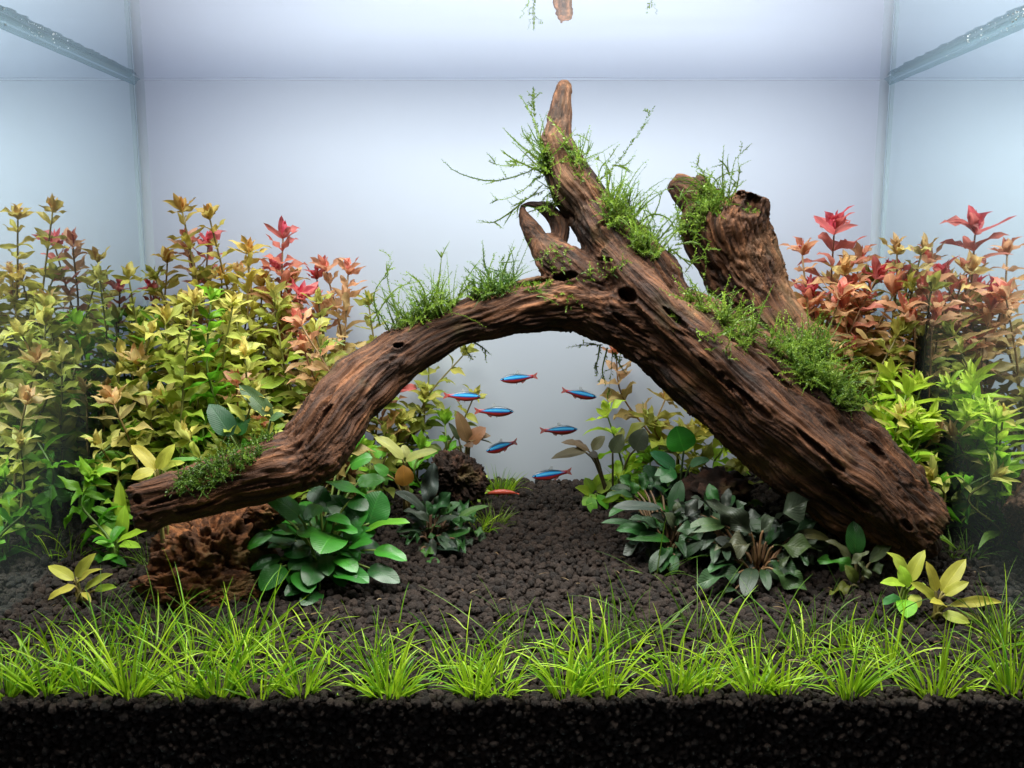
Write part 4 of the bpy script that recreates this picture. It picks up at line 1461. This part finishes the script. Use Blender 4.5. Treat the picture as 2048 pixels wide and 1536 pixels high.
rosette('lime_leaf_plant', 'small fresh green plant behind the broad-leaved green plant', g1 + Vector((0, .012, 0)),
        fill(745, 930, 50, 40, g1.y + .012, 16, 26, 42, 0.5, [(0.12, 0.34, 0.03), (0.2, 0.44, 0.03), (0.3, 0.4, 0.06)]), 'ovalthin', (0.2, 0.3, 0.05))
g1 = G(955, 1000)
rosette('lime_leaf_plant', 'yellow-lime little plant between dark stone and far hairgrass tuft', g1 + Vector((0, .006, 0)), [
    (948, 990, 975, 950, 26, g1.y, g1.y + .004, 0.6, (0.44, 0.56, 0.06)), (945, 990, 940, 958, 24, g1.y, g1.y + .004, 0.6, LM), (950, 992, 985, 985, 18, g1.y - .004, g1.y - .008, 0.4, LM),
    (945, 995, 960, 1012, 16, g1.y - .006, g1.y - .012, 0.4, LM)], 'ovalthin', (0.2, 0.3, 0.05))


# ------------------------------------------------------------------ grass
class Blades:
    def __init__(self):
        self.V, self.F, self.tone, self.al = [], [], [], []

    def blade(self, pts, w, tone, side):
        n = len(pts)
        b = len(self.V)
        pts = np.asarray(pts)
        T = np.gradient(pts, axis=0)
        for k in range(n):
            t = T[k] / (np.linalg.norm(T[k]) + 1e-12)
            s = side - t * side.dot(t)
            s = s / (np.linalg.norm(s) + 1e-9)
            nn = np.cross(t, s)
            f = k / (n - 1)
            ww = w * (1 - f ** 2.2) * 0.5 + 0.00004
            self.V += [pts[k] - s * ww, pts[k] + nn * ww * 0.55, pts[k] + s * ww]
            self.tone += [tone] * 3
            self.al += [f] * 3
        for k in range(n - 1):
            a = b + 3 * k
            self.F += [(a, a + 1, a + 4, a + 3), (a + 1, a + 2, a + 5, a + 4)]

    def build(self, name, mat, loc):
        me = mesh(name, np.array(self.V) - np.array(loc), self.F)
        at = me.attributes.new('tone', 'FLOAT', 'POINT')
        at.data.foreach_set('value', np.array(self.tone, dtype=float))
        at = me.attributes.new('along', 'FLOAT', 'POINT')
        at.data.foreach_set('value', np.array(self.al, dtype=float))
        return obj(name, me, mat, None, loc)


def arc(p, d0, L, droop, n=8, az=0.0):
    """a blade's midline that leaves p along d0 and bends over"""
    d = np.array(d0, dtype=float)
    d /= np.linalg.norm(d)
    pts = [np.array(p, dtype=float)]
    out = np.array([math.cos(az), math.sin(az), 0])
    for k in range(n - 1):
        d = d + droop / (n - 1) * (out * 0.55 - np.array([0, 0, 0.75])) * (0.4 + 1.2 * k / n)
        d /= np.linalg.norm(d)
        pts.append(pts[-1] + d * L / (n - 1))
    return pts


def tuft(base, n, L, spread, mat, label, group, wid=0.00115, lean=0.0, name='grass_tuft', rb=0.0075, tone=(0, 1)):
    B = Blades()
    base = Vector(base)
    sh = R.uniform(-0.2, 0.2)
    tone = (max(0.0, tone[0] + sh), min(1.0, tone[1] + sh))
    for k in range(n):
        az = R.uniform(0, 6.283)
        rr = rb * math.sqrt(R.random())
        p = np.array((base.x + rr * math.cos(az), base.y + rr * math.sin(az) * 0.7, 0))
        p[1] = max(p[1], Y0 + 0.003)
        p[2] = soil1(p[0], p[1]) - 0.001
        el = rad(R.uniform(90 - spread, 88))
        d = np.array((math.cos(az) * math.cos(el) + lean, math.sin(az) * math.cos(el) * 0.75, math.sin(el)))
        ln = L * (R.uniform(0.4, 1.1) if R.random() < 0.9 else R.uniform(1.1, 1.5))
        pts = arc(p, d, ln, R.triangular(0.05, 2.0, 0.7), 8, az + R.uniform(-.7, .7))
        pts = [np.array((q[0], max(q[1], Y0 + 0.0012), max(q[2], 0.03))) for q in pts]
        a2 = R.uniform(0, 6.283)
        B.blade(pts, wid * R.uniform(0.6, 1.35), R.uniform(*tone), np.array((math.cos(a2), math.sin(a2), 0)))
    o = B.build(name, mat, base)
    return tag(o, label, 'grass', group)


front = [(12, 1392, 60, 48), (88, 1392, 48, 46), (170, 1385, 40, 44), (262, 1408, 56, 48), (372, 1405, 36, 44), (440, 1425, 52, 48), (520, 1398, 44, 44), (612, 1410, 52, 44), (770, 1420, 46, 40), (800, 1395, 34, 42),
         (950, 1424, 58, 46), (1000, 1405, 44, 42), (1138, 1412, 58, 44), (1206, 1408, 50, 44), (1352, 1395, 40, 38), (1400, 1415, 26, 38), (1510, 1418, 44, 40), (1568, 1400, 44, 36), (1702, 1402, 52, 38), (1868, 1402, 56, 42), (2030, 1392, 52, 44)]
for k, (px, py, n, L) in enumerate(front):
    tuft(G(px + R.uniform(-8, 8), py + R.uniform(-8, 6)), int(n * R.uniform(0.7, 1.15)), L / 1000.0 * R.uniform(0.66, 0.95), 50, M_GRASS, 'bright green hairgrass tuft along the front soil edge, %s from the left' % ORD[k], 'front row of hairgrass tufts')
mid = [(60, 1330, 40, 42), (140, 1310, 40, 44), (215, 1330, 30, 40), (300, 1320, 40, 44), (395, 1330, 36, 44), (480, 1325, 44, 44), (560, 1320, 44, 44), (650, 1335, 36, 42), (745, 1345, 26, 40), (925, 1350, 34, 40), (1010, 1345, 22, 42),
       (1100, 1345, 26, 36), (1180, 1335, 36, 44), (1262, 1325, 40, 44), (1330, 1320, 30, 40), (1440, 1320, 30, 40), (1590, 1330, 40, 38), (1680, 1320, 40, 38), (1770, 1330, 38, 40), (1950, 1335, 48, 42), (2030, 1310, 44, 42)]
for k, (px, py, n, L) in enumerate(mid):
    tuft(G(px + R.uniform(-16, 16), py + R.uniform(-22, 12)), int(n * R.uniform(0.15, 0.75)), L / 1000.0 * R.uniform(0.7, 1.0), 60, M_GRASS, 'finer hairgrass tuft just behind the front row, %s from the left' % ORD[k], 'second row of hairgrass tufts', wid=0.00095, tone=(0, .9))
back = [(205, 1260, 22, 38), (330, 1275, 22, 38), (470, 1290, 20, 40), (1040, 1300, 12, 42), (1235, 1290, 24, 34), (1300, 1275, 20, 36), (1395, 1262, 16, 40), (1545, 1290, 16, 42), (1640, 1275, 26, 36), (1730, 1275, 20, 34), (1990, 1270, 30, 34)]
for k, (px, py, n, L) in enumerate(back):
    tuft(G(px, py), n, L / 1000.0, 60, M_GRASS_DK, 'thin dark green hairgrass tuft on the open soil, %s from the left' % ORD[k], 'third row of hairgrass tufts', wid=0.0007)
far = [(1000, 985, 90, .024, 'pale fine hairgrass tuft at the far end of the soil path', .70), (985, 1050, 70, .018, 'low dark green hairgrass cushion left of the soil path', .60)]
for (px, py, n, L, lab, yy) in far:
    tuft(G(px, py), n, L, 45, M_GRASS if yy > .65 else M_MOSS, lab, 'hairgrass by the soil path', wid=0.0006, rb=0.011)
for (px, py, n, L, lab) in ((62, 1085, 26, .026, 'thin curling hairgrass tuft by the left pane'), (140, 1115, 22, .028, 'thin hairgrass tuft behind the yellow seedling'),
                            (1310, 1150, 12, .045, 'few long pale curling grass blades beside the purple-grey plant'), (1905, 1110, 24, .022, 'low weedy hairgrass right of the driftwood end'),
                            (300, 1130, 24, .024, 'fine hairgrass tuft hugging the left side of the lava stone'), (1245, 985, 40, .024, 'fine hairgrass behind the lime ground plant'), (1290, 1010, 30, .022, 'fine lime hairgrass beside the purple-grey plant'), (960, 1060, 40, .016, 'low fine lime hairgrass beside the grey-green plant')):
    tuft(G(px, py), n, L, 65, M_GRASS if 'lime' in lab or 'yellow' in lab else M_GRASS_DK, lab, 'single hairgrass tufts', wid=0.0007)
# loose blades between the tufts
B = Blades()
for k in range(420):
    px, py = R.uniform(0, 2048), R.triangular(1230, 1400, 1380)
    g1 = G(px, py)
    az = R.uniform(0, 6.283)
    el = rad(R.uniform(15, 80))
    pts = arc(np.array(g1) - np.array((0, 0, 0.001)), (math.cos(az) * math.cos(el), math.sin(az) * math.cos(el), math.sin(el)), R.uniform(.008, .028), R.uniform(0.2, 1.3), 6, az)
    pts = [np.array((q[0], max(q[1], Y0 + 0.0012), max(q[2], soil1(q[0], q[1]) + 0.001))) for q in pts]
    B.blade(pts, R.uniform(.0005, .0009), R.random(), np.array((math.cos(az + 1.5), math.sin(az + 1.5), 0)))
tag(B.build('grass', M_GRASS, (0, 0, 0)), 'loose short green blades scattered over the front soil', 'grass', kind='stuff')


# crumbs of fallen leaf and twig lying on the soil
B = Blades()
for k in range(170):
    px, py = R.uniform(60, 2000), R.uniform(1000, 1400)
    g1 = G(px, py)
    az = R.uniform(0, 6.283)
    L = R.uniform(.002, .009)
    p0 = np.array(g1) + np.array((0, 0, .0022))
    d = np.array((math.cos(az), math.sin(az) * .7, R.uniform(-.1, .25)))
    pts = [p0 + d * L * f + np.array((0, 0, .0006 * math.sin(3.1 * f))) for f in np.linspace(0, 1, 5)]
    B.blade(pts, R.uniform(.0004, .0016), R.random(), np.array((math.sin(az), -math.cos(az), R.uniform(-.3, .3))))
tag(B.build('debris', grass_material('dead_leaf', (0.10, 0.055, 0.025), (0.36, 0.27, 0.13), (0.16, 0.10, 0.05)), (0, 0, 0)), 'pale and brown crumbs of fallen leaf lying on the soil', 'debris', kind='stuff')


# ------------------------------------------------------------------ moss
def frond(B, pts, tone, leaf=0.0021, step=0.0010, wid=0.0007):
    """a moss shoot: thin midline with small pointed leaflets on both sides"""
    pts = np.asarray(pts)
    seg = np.linalg.norm(np.diff(pts, axis=0), axis=1)
    L = seg.sum()
    side0 = np.array((R.uniform(-1, 1), R.uniform(-1, 1), R.uniform(-1, 1)))
    B.blade(pts, wid, tone * 0.6, side0)
    cum = np.concatenate([[0], np.cumsum(seg)])
    s = step
    while s < L:
        i = min(np.searchsorted(cum, s) - 1, len(seg) - 1)
        f = (s - cum[i]) / seg[i]
        p = pts[i] * (1 - f) + pts[i + 1] * f
        t = (pts[i + 1] - pts[i]) / seg[i]
        v = np.array((R.gauss(0, 1), R.gauss(0, 1), R.gauss(0, 1)))
        v = v - t * v.dot(t)
        v /= np.linalg.norm(v) + 1e-9
        l = leaf * R.uniform(0.6, 1.2) * (1 - 0.5 * s / L)
        d = v * 0.85 + t * 0.55
        w = np.cross(t, v) * l * 0.27
        b = len(B.V)
        B.V += [p, p + d * l * 0.5 + w, p + d * l, p + d * l * 0.5 - w]
        tt = min(1, max(0, tone + R.uniform(-.2, .2)))
        B.tone += [tt] * 4
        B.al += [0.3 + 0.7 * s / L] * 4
        B.F.append((b, b + 1, b + 2, b + 3))
        s += step * R.uniform(0.7, 1.3)


def wander(p, d, L, n=7, curl=0.5, gravity=-0.2):
    d = np.array(d, dtype=float)
    d /= np.linalg.norm(d)
    pts = [np.array(p, dtype=float)]
    c = np.array((R.gauss(0, 1), R.gauss(0, 1), R.gauss(0, 1))) * curl
    for k in range(n - 1):
        d = d + c * 0.22 + np.array((0, 0, gravity)) * 0.12
        d /= np.linalg.norm(d)
        pts.append(pts[-1] + d * L / (n - 1))
    return pts


def moss(label, areas, mat=M_MOSS, sprigs=(), tone=(0.1, 0.9)):
    """areas: (cx, cy, rx, ry, angle, count, length mm, lift); sprigs: lists of (px, py, depth)"""
    B = Blades()
    first = None
    for (cx, cy, rx, ry, ang, n, lmm, lift) in areas:
        ca, sa = math.cos(rad(ang)), math.sin(rad(ang))
        got = tries = 0
        n = int(n * 0.75)
        lmm *= 1.2
        while got < n and tries < n * 6:
            tries += 1
            a, r_ = R.uniform(0, 6.283), math.sqrt(R.random())
            u, v = rx * r_ * math.cos(a), ry * r_ * math.sin(a)
            h = hit(cx + u * ca - v * sa, cy + u * sa + v * ca)
            if h is None:
                continue
            got += 1
            p, nn = h
            if first is None:
                first = p.copy()
            d = np.array(nn) * 0.6 + np.array((R.gauss(0, .55), R.gauss(-0.15, .4), lift + R.gauss(0, .35)))
            frond(B, wander(p, d, lmm / 1000 * (R.uniform(0.25, 1.0) if R.random() < .85 else R.uniform(1.0, 1.9)), 6, 0.8), R.uniform(*tone))
            if lmm > 9 and R.random() < 0.10:
                d[2] += 0.5
                frond(B, wander(p, d, R.uniform(.018, .036), 9, 0.45, -0.1), R.uniform(0.3, 0.9), 0.0028, 0.0009, 0.0010)
    for sp in sprigs:
        pts = catmull([tuple(P(*q)) for q in sp], 12)
        if first is None:
            first = Vector(pts[0])
        frond(B, pts, R.uniform(0.35, 0.8), 0.0030, 0.0008, 0.0011)
        # side twigs
        for k in range(R.randint(2, 5)):
            i = R.randint(2, 10)
            t = pts[i] - pts[i - 1]
            t /= np.linalg.norm(t)
            d = t + np.array((R.gauss(0, .6), R.gauss(0, .4), R.gauss(0, .6)))
            frond(B, wander(pts[i], d, R.uniform(.004, .013), 5, 0.3), R.uniform(0.3, 0.8), 0.0026, 0.0009, 0.0009)
    o = B.build('moss_clump', mat, first)
    return tag(o, label, 'moss', 'moss growing on the driftwood')


moss('bushy green moss on the left half of the arch top', [(830, 625, 95, 26, -18, 260, 17, 0.9), (720, 672, 60, 18, -32, 130, 9, 0.6), (870, 600, 40, 20, -20, 90, 24, 1.1)], M_MOSS,
     [[(800, 640, .57), (775, 560, .568), (782, 505, .568)], [(870, 615, .575), (878, 560, .574), (884, 505, .574)], [(760, 650, .56), (748, 590, .56), (775, 545, .56)], [(740, 650, .558), (790, 580, .556), (850, 560, .556)],
      [(830, 620, .57), (850, 590, .568), (830, 555, .566), (800, 548, .566)], [(905, 612, .578), (940, 570, .576), (975, 560, .576)], [(850, 620, .565), (885, 600, .556), (905, 630, .552)], [(690, 690, .55), (660, 680, .55), (640, 700, .548)]])
moss('dark moss tuft with one upright sprig near the arch crest', [(980, 582, 48, 20, -14, 170, 14, 0.9), (1010, 560, 26, 14, -10, 60, 12, 0.8)], M_MOSS_DK,
     [[(990, 585, .588), (970, 530, .587), (965, 480, .586)], [(985, 580, .586), (1000, 540, .585), (1003, 518, .585)], [(1000, 585, .58), (960, 560, .578), (930, 540, .578)], [(1030, 580, .585), (1010, 545, .583), (975, 545, .582)]], tone=(0.0, 0.9))
moss('thin moss film across the driftwood shoulder below the stub', [(1110, 520, 36, 26, 0, 60, 6, 0.2), (1200, 545, 70, 14, -20, 60, 6, 0.2), (1060, 575, 50, 10, -10, 60, 6, 0.4), (1120, 600, 60, 10, 10, 20, 6, 0.2)], M_MOSS)
moss('feathery moss sprays on the left of the spike', [(1083, 330, 16, 34, 0, 120, 15, 0.5), (1095, 400, 16, 30, 0, 50, 13, 0.3)], M_MOSS, [
    [(1085, 330, .618), (1040, 350, .615), (980, 362, .613), (915, 345, .612), (882, 318, .612)], [(1085, 300, .625), (1068, 240, .64), (1040, 190, .655)], [(1080, 320, .62), (1040, 290, .617), (1005, 255, .615)],
    [(1070, 235, .643), (1066, 205, .652), (1070, 186, .657)], [(1085, 345, .612), (1030, 320, .607), (1000, 300, .605)], [(1085, 330, .61), (1050, 330, .604), (995, 330, .60), (990, 315, .60)], [(1080, 350, .615), (1040, 385, .612), (1000, 400, .61), (980, 385, .61)],
    [(1050, 400, .613), (1020, 425, .612), (985, 445, .612), (955, 440, .612)], [(1085, 370, .615), (1050, 400, .613), (1020, 385, .613)], [(1090, 380, .615), (1060, 395, .613), (1030, 410, .613), (1010, 395, .613)], [(1070, 300, .618), (1050, 270, .617), (1045, 265, .617)],
    [(1085, 310, .616), (1060, 300, .612), (1035, 325, .61)]])
moss('feathery moss sprays on the right of the spike', [(1160, 330, 12, 40, -20, 60, 13, 0.5), (1235, 430, 26, 46, -38, 170, 16, 0.9), (1290, 490, 26, 40, -40, 170, 13, 0.8)], M_MOSS, [
    [(1180, 380, .615), (1230, 330, .625), (1275, 270, .645), (1308, 212, .66)], [(1165, 340, .615), (1175, 300, .614), (1182, 262, .614)], [(1190, 400, .61), (1200, 340, .608), (1225, 310, .607)], [(1200, 420, .61), (1220, 350, .608), (1195, 315, .607)],
    [(1240, 450, .605), (1270, 400, .60), (1278, 355, .60)], [(1250, 460, .605), (1290, 410, .60), (1330, 380, .60)], [(1260, 470, .60), (1300, 430, .595), (1340, 440, .593), (1350, 480, .593)], [(1280, 480, .60), (1320, 400, .60), (1300, 375, .60)],
    [(1240, 440, .61), (1250, 390, .607), (1232, 360, .607)], [(1300, 500, .60), (1350, 440, .60), (1370, 400, .60)], [(1225, 330, .61), (1250, 330, .61), (1270, 310, .61)], [(1290, 500, .60), (1310, 450, .597), (1290, 420, .596), (1260, 425, .596)],
    [(1215, 400, .607), (1240, 370, .603), (1262, 352, .602)]])
moss('moss tuft growing on top of the broken stump', [(1420, 405, 42, 26, 10, 190, 12, 0.9), (1385, 450, 40, 20, -50, 130, 9, 0.5), (1500, 420, 14, 8, 0, 20, 5, 0.3)], M_MOSS, [
    [(1455, 390, .648), (1465, 345, .648), (1470, 320, .648), (1497, 293, .648)], [(1470, 390, .648), (1478, 350, .648), (1476, 318, .648)], [(1460, 350, .648), (1450, 330, .648), (1437, 318, .648)], [(1420, 390, .65), (1408, 350, .65), (1392, 325, .65)],
    [(1440, 395, .646), (1448, 365, .646), (1447, 340, .646)], [(1350, 410, .64), (1375, 380, .64), (1395, 350, .64)], [(1350, 480, .63), (1355, 440, .63), (1375, 420, .63)]])
moss('wispy moss strands trailing over the stump side', [(1350, 480, 16, 30, 20, 60, 11, 0.2)], M_MOSS, [
    [(1350, 490, .62), (1390, 485, .615), (1412, 510, .615), (1408, 560, .615)], [(1400, 520, .615), (1410, 500, .615), (1418, 488, .615)], [(1345, 500, .62), (1370, 520, .615), (1405, 525, .613)], [(1370, 545, .615), (1390, 520, .613), (1410, 515, .613)],
    [(1385, 570, .61), (1402, 600, .607), (1410, 640, .605)]])
moss('moss web over the middle of the right driftwood leg', [(1400, 600, 40, 22, 40, 90, 10, 0.3), (1475, 655, 48, 26, 38, 190, 11, 0.4), (1560, 700, 34, 14, 30, 60, 11, 0.5), (1430, 690, 40, 16, 40, 26, 8, 0.1)], M_MOSS, [
    [(1400, 600, .575), (1380, 625, .565), (1355, 635, .56), (1340, 620, .56)], [(1370, 628, .565), (1355, 650, .56), (1348, 672, .558)], [(1430, 640, .575), (1470, 640, .565), (1525, 608, .562)], [(1440, 690, .56), (1480, 690, .55), (1510, 660, .55)],
    [(1460, 650, .575), (1500, 640, .57), (1540, 660, .565), (1580, 690, .565)], [(1420, 660, .57), (1440, 700, .56), (1480, 720, .555)], [(1500, 680, .57), (1560, 690, .56), (1640, 680, .56)]])
moss('big dense green moss clump on the right driftwood shoulder', [(1640, 735, 70, 44, 30, 620, 13, 0.7), (1690, 790, 40, 30, 40, 260, 11, 0.5), (1590, 700, 40, 18, 20, 90, 12, 0.6)], M_MOSS, [
    [(1650, 720, .575), (1680, 690, .575), (1700, 680, .575)], [(1690, 740, .575), (1715, 715, .575), (1740, 730, .575)], [(1700, 770, .57), (1735, 770, .57), (1755, 790, .57)], [(1580, 690, .57), (1610, 680, .565), (1650, 690, .565)]], tone=(0.0, 0.8))
moss('flat dark moss mat on the left driftwood root', [(440, 935, 95, 24, -22, 430, 7, 0.5), (530, 868, 40, 13, -30, 130, 6, 0.6), (400, 965, 70, 14, -18, 120, 6, 0.2)], M_MOSS_DK, tone=(0.1, 1.0))
moss('light moss sprigs hanging beneath the right side of the arch', [], M_MOSS, [
    [(1205, 690, .60), (1170, 690, .605), (1132, 695, .61)], [(1215, 695, .60), (1205, 740, .605), (1212, 770, .607)], [(1225, 700, .60), (1222, 750, .605), (1215, 790, .607)], [(1200, 690, .60), (1195, 720, .605), (1188, 735, .607)], [(1230, 705, .60), (1240, 730, .61)]])
moss('single thin moss sprig below the left arch', [], M_MOSS, [[(945, 683, .58), (965, 695, .582), (983, 710, .583)], [(930, 690, .58), (935, 705, .582), (950, 715, .583)]])


# ------------------------------------------------------------------ fish
def fish_material():
    t = NT('fish_skin')
    v = t.attr('v')
    u = t.attr('u')
    nz = t.noise(t.tex('Object'), 40, 3)
    vv = t.math('ADD', v, t.math('MULTIPLY', t.math('SUBTRACT', nz, 0.5), 0.12))
    f = t.math('MULTIPLY_ADD', vv, 0.5, 0.5)
    col = t.ramp(f, [(0.0, (0.60, 0.12, 0.09)), (0.28, (0.78, 0.05, 0.045)), (0.39, (0.55, 0.03, 0.05)), (0.43, (0.006, 0.04, 0.25)), (0.50, (0.01, 0.26, 0.85)), (0.64, (0.14, 0.66, 1.0)), (0.77, (0.02, 0.32, 0.80)), (0.86, (0.008, 0.035, 0.08)), (1.0, (0.02, 0.04, 0.045))])
    tail = t.math('MULTIPLY', t.math('SUBTRACT', u, 0.70, clamp=True), 6.0, clamp=True)
    col = t.mix(tail, col, (0.50, 0.035, 0.03, 1))
    p = t.principled(col, 0.3, 0.6, metallic=0.1)
    return t.done(p)


M_FISH = fish_material()
t = NT('fish_fin')
fcol = (0.55, 0.09, 0.06, 1)
p_ = t.principled(fcol, 0.4, 0.3)
tr_ = t.n('ShaderNodeBsdfTransparent')
M_FIN = t.done(t.mixsh(0.35, p_, tr_.outputs[0]))
t = NT('fish_fin_clear')
p_ = t.principled((0.6, 0.62, 0.6, 1), 0.4, 0.3)
tr_ = t.n('ShaderNodeBsdfTransparent')
M_FINC = t.done(t.mixsh(0.72, p_, tr_.outputs[0]))
M_EYE = plain('fish_eye', (0.05, 0.16, 0.30), 0.1, 0.8)
M_PUP = plain('fish_pupil', (0.004, 0.004, 0.005), 0.1, 0.8)


def fish_meshes():
    n, m = 18, 16
    V, Fc, vv, uu = [], [], [], []
    prof = [(0, .004, .003), (.02, .026, .016), (.06, .052, .030), (.12, .078, .043), (.2, .102, .052), (.3, .122, .056), (.4, .128, .054), (.5, .118, .048), (.6, .095, .038), (.7, .068, .027), (.78, .050, .019), (.84, .044, .013), (.88, .046, .008)]
    A = catmull(prof, n)
    for k in range(n):
        x, h, w = A[k]
        cz = -0.006 + 0.018 * (x - 0.4) ** 2
        for j in range(m):
            a = 2 * math.pi * j / m
            c, s = math.cos(a), math.sin(a)
            V.append((0.45 - x, w * c, cz + h * s * (1.0 if s > 0 else 1.06)))
            vv.append(s)
            uu.append(x)
    for k in range(n - 1):
        for j in range(m):
            a, b = k * m + j, k * m + (j + 1) % m
            Fc.append((a, a + m, b + m, b))
    Fc.append(tuple(range(m)))
    Fc.append(tuple((n - 1) * m + j for j in range(m))[::-1])
    body = mesh('body', V, Fc)
    for nm, d in (('v', vv), ('u', uu)):
        at = body.attributes.new(nm, 'FLOAT', 'POINT')
        at.data.foreach_set('value', np.array(d))
    body.materials.append(M_FISH)

    def fin(name, outline, mat, th=0.004):
        k = len(outline)
        V = [(x, th * 0.5, z) for (x, z) in outline] + [(x, -th * 0.5, z) for (x, z) in outline]
        Fc = [tuple(range(k)), tuple(range(2 * k - 1, k - 1, -1))] + [(i, i + k, (i + 1) % k + k, (i + 1) % k) for i in range(k)]
        me = mesh(name, V, Fc, False)
        me.materials.append(mat)
        return me
    tail = fin('tail_fin', [(-.42, .030), (-.47, .055), (-.56, .098), (-.545, .045), (-.515, .0), (-.545, -.045), (-.56, -.098), (-.47, -.058), (-.42, -.035)], M_FIN)
    dorsal = fin('dorsal_fin', [(.06, .112), (-.03, .20), (-.085, .185), (-.075, .105)], M_FINC)
    anal = fin('anal_fin', [(-.08, -.108), (-.13, -.165), (-.20, -.125), (-.24, -.072)], M_FIN)
    pelvic = fin('pelvic_fin', [(.07, -.125), (.02, -.175), (-.01, -.13)], M_FINC)
    ev, ef = ico(2)
    eye = mesh('eye', ev * np.array((.030, .008, .030)), ef)
    eye.materials.append(M_EYE)
    pup = mesh('pupil', ev * np.array((.016, .004, .016)), ef)
    pup.materials.append(M_PUP)
    return body, tail, dorsal, anal, pelvic, eye, pup


FM = fish_meshes()


def fish(label, nose, tail):
    a, b = P(*nose), P(*tail)
    d = a - b
    L = d.length
    c = (a + b) / 2
    d.normalize()
    y = Vector((0, 0, 1)).cross(d).normalized()
    z = d.cross(y)
    root = tag(empty('fish', c), label, 'fish', 'small blue and red fish under the arch')
    root.matrix_basis = Matrix(((d.x * L, y.x * L, z.x * L, c.x), (d.y * L, y.y * L, z.y * L, c.y), (d.z * L, y.z * L, z.z * L, c.z), (0, 0, 0, 1)))
    for nm, me in zip(('body', 'tail_fin', 'dorsal_fin', 'anal_fin', 'pelvic_fin'), FM[:5]):
        obj(nm, me, None, root)
    for s in (1, -1):
        e = obj('eye', FM[5], None, root, (.375, s * .030, .012))
        obj('pupil', FM[6], None, e, (0, s * .006, 0))


fish('topmost blue and red fish, heading left under the arch', (997, 760, .655), (1071, 752, .66))
fish('blue and red fish heading right, leftmost of the group', (965, 793, .655), (891, 791, .65))
fish('blue and red fish heading right in the middle, below the leftmost', (1031, 823, .645), (953, 822, .65))
fish('blue and red fish heading right and slightly down, rightmost of the group', (1197, 795, .655), (1127, 781, .66))
fish('blue and red fish heading right, below the rightmost', (1159, 858, .65), (1084, 861, .655))
fish('blue and red fish angled left with tail raised above the far grass', (969, 903, .635), (1031, 884, .655))
fish('lowest blue and red fish, heading left just above the soil', (1060, 954, .645), (1139, 943, .655))

# a small red shrimp resting before the far grass
M_SHR = plain('shrimp_shell', (0.42, 0.06, 0.03), 0.35, 0.5)


def shrimp():
    a, b = P(975, 984, .655), P(1036, 988, .655)
    d = (b - a)
    L = d.length
    c = (a + b) / 2
    root = tag(empty('shrimp', c), 'small rust-red shrimp in front of the far grass tuft', 'shrimp')
    xs_ = np.linspace(-.5, .42, 22)
    rr = [0.02 + 0.075 * math.sin(math.pi * min(1, (x + .5) / .92)) ** 0.7 * (1 + 0.12 * math.sin(44 * x)) for x in xs_]
    pts = np.array([(x * L, 0, (-0.10 * x * x * 2 + 0.03) * L) for x in xs_])
    V, Fc = tube(pts, np.array(rr) * L, 10)
    obj('body', mesh('body', V, Fc), M_SHR, root)
    for k in range(4):
        x = -.25 + .14 * k
        V, Fc = tube(np.array([(x * L, 0.02 * L, -.06 * L), ((x - .03) * L, .06 * L, -.14 * L), ((x - .06) * L, .08 * L, -.2 * L)]), 0.010 * L, 5)
        obj('leg', mesh('leg', V, Fc), M_SHR, root)
    for s in (-1, 1):
        V, Fc = tube(catmull([(-.46 * L, s * .03 * L, .02 * L), (-.62 * L, s * .06 * L, .10 * L), (-.8 * L, s * .1 * L, .06 * L)], 8), 0.006 * L, 4)
        obj('feeler', mesh('feeler', V, Fc), M_SHR, root)
    V, Fc = [], []
    for k in range(5):
        a_ = -0.5 + 0.25 * k
        b0 = len(V)
        V += [(.40 * L, 0, -.01 * L), ((.40 + .12) * L, math.sin(a_) * .10 * L - .012 * L, -.03 * L), ((.40 + .14) * L, math.sin(a_) * .10 * L + .012 * L, -.03 * L), (.46 * L, math.sin(a_) * .05 * L, .004 * L)]
        Fc += [(b0, b0 + 1, b0 + 3), (b0, b0 + 3, b0 + 2), (b0 + 1, b0 + 2, b0 + 3), (b0, b0 + 2, b0 + 1)]
    obj('tail_fan', mesh('tail_fan', V, Fc, False), M_SHR, root)


shrimp()
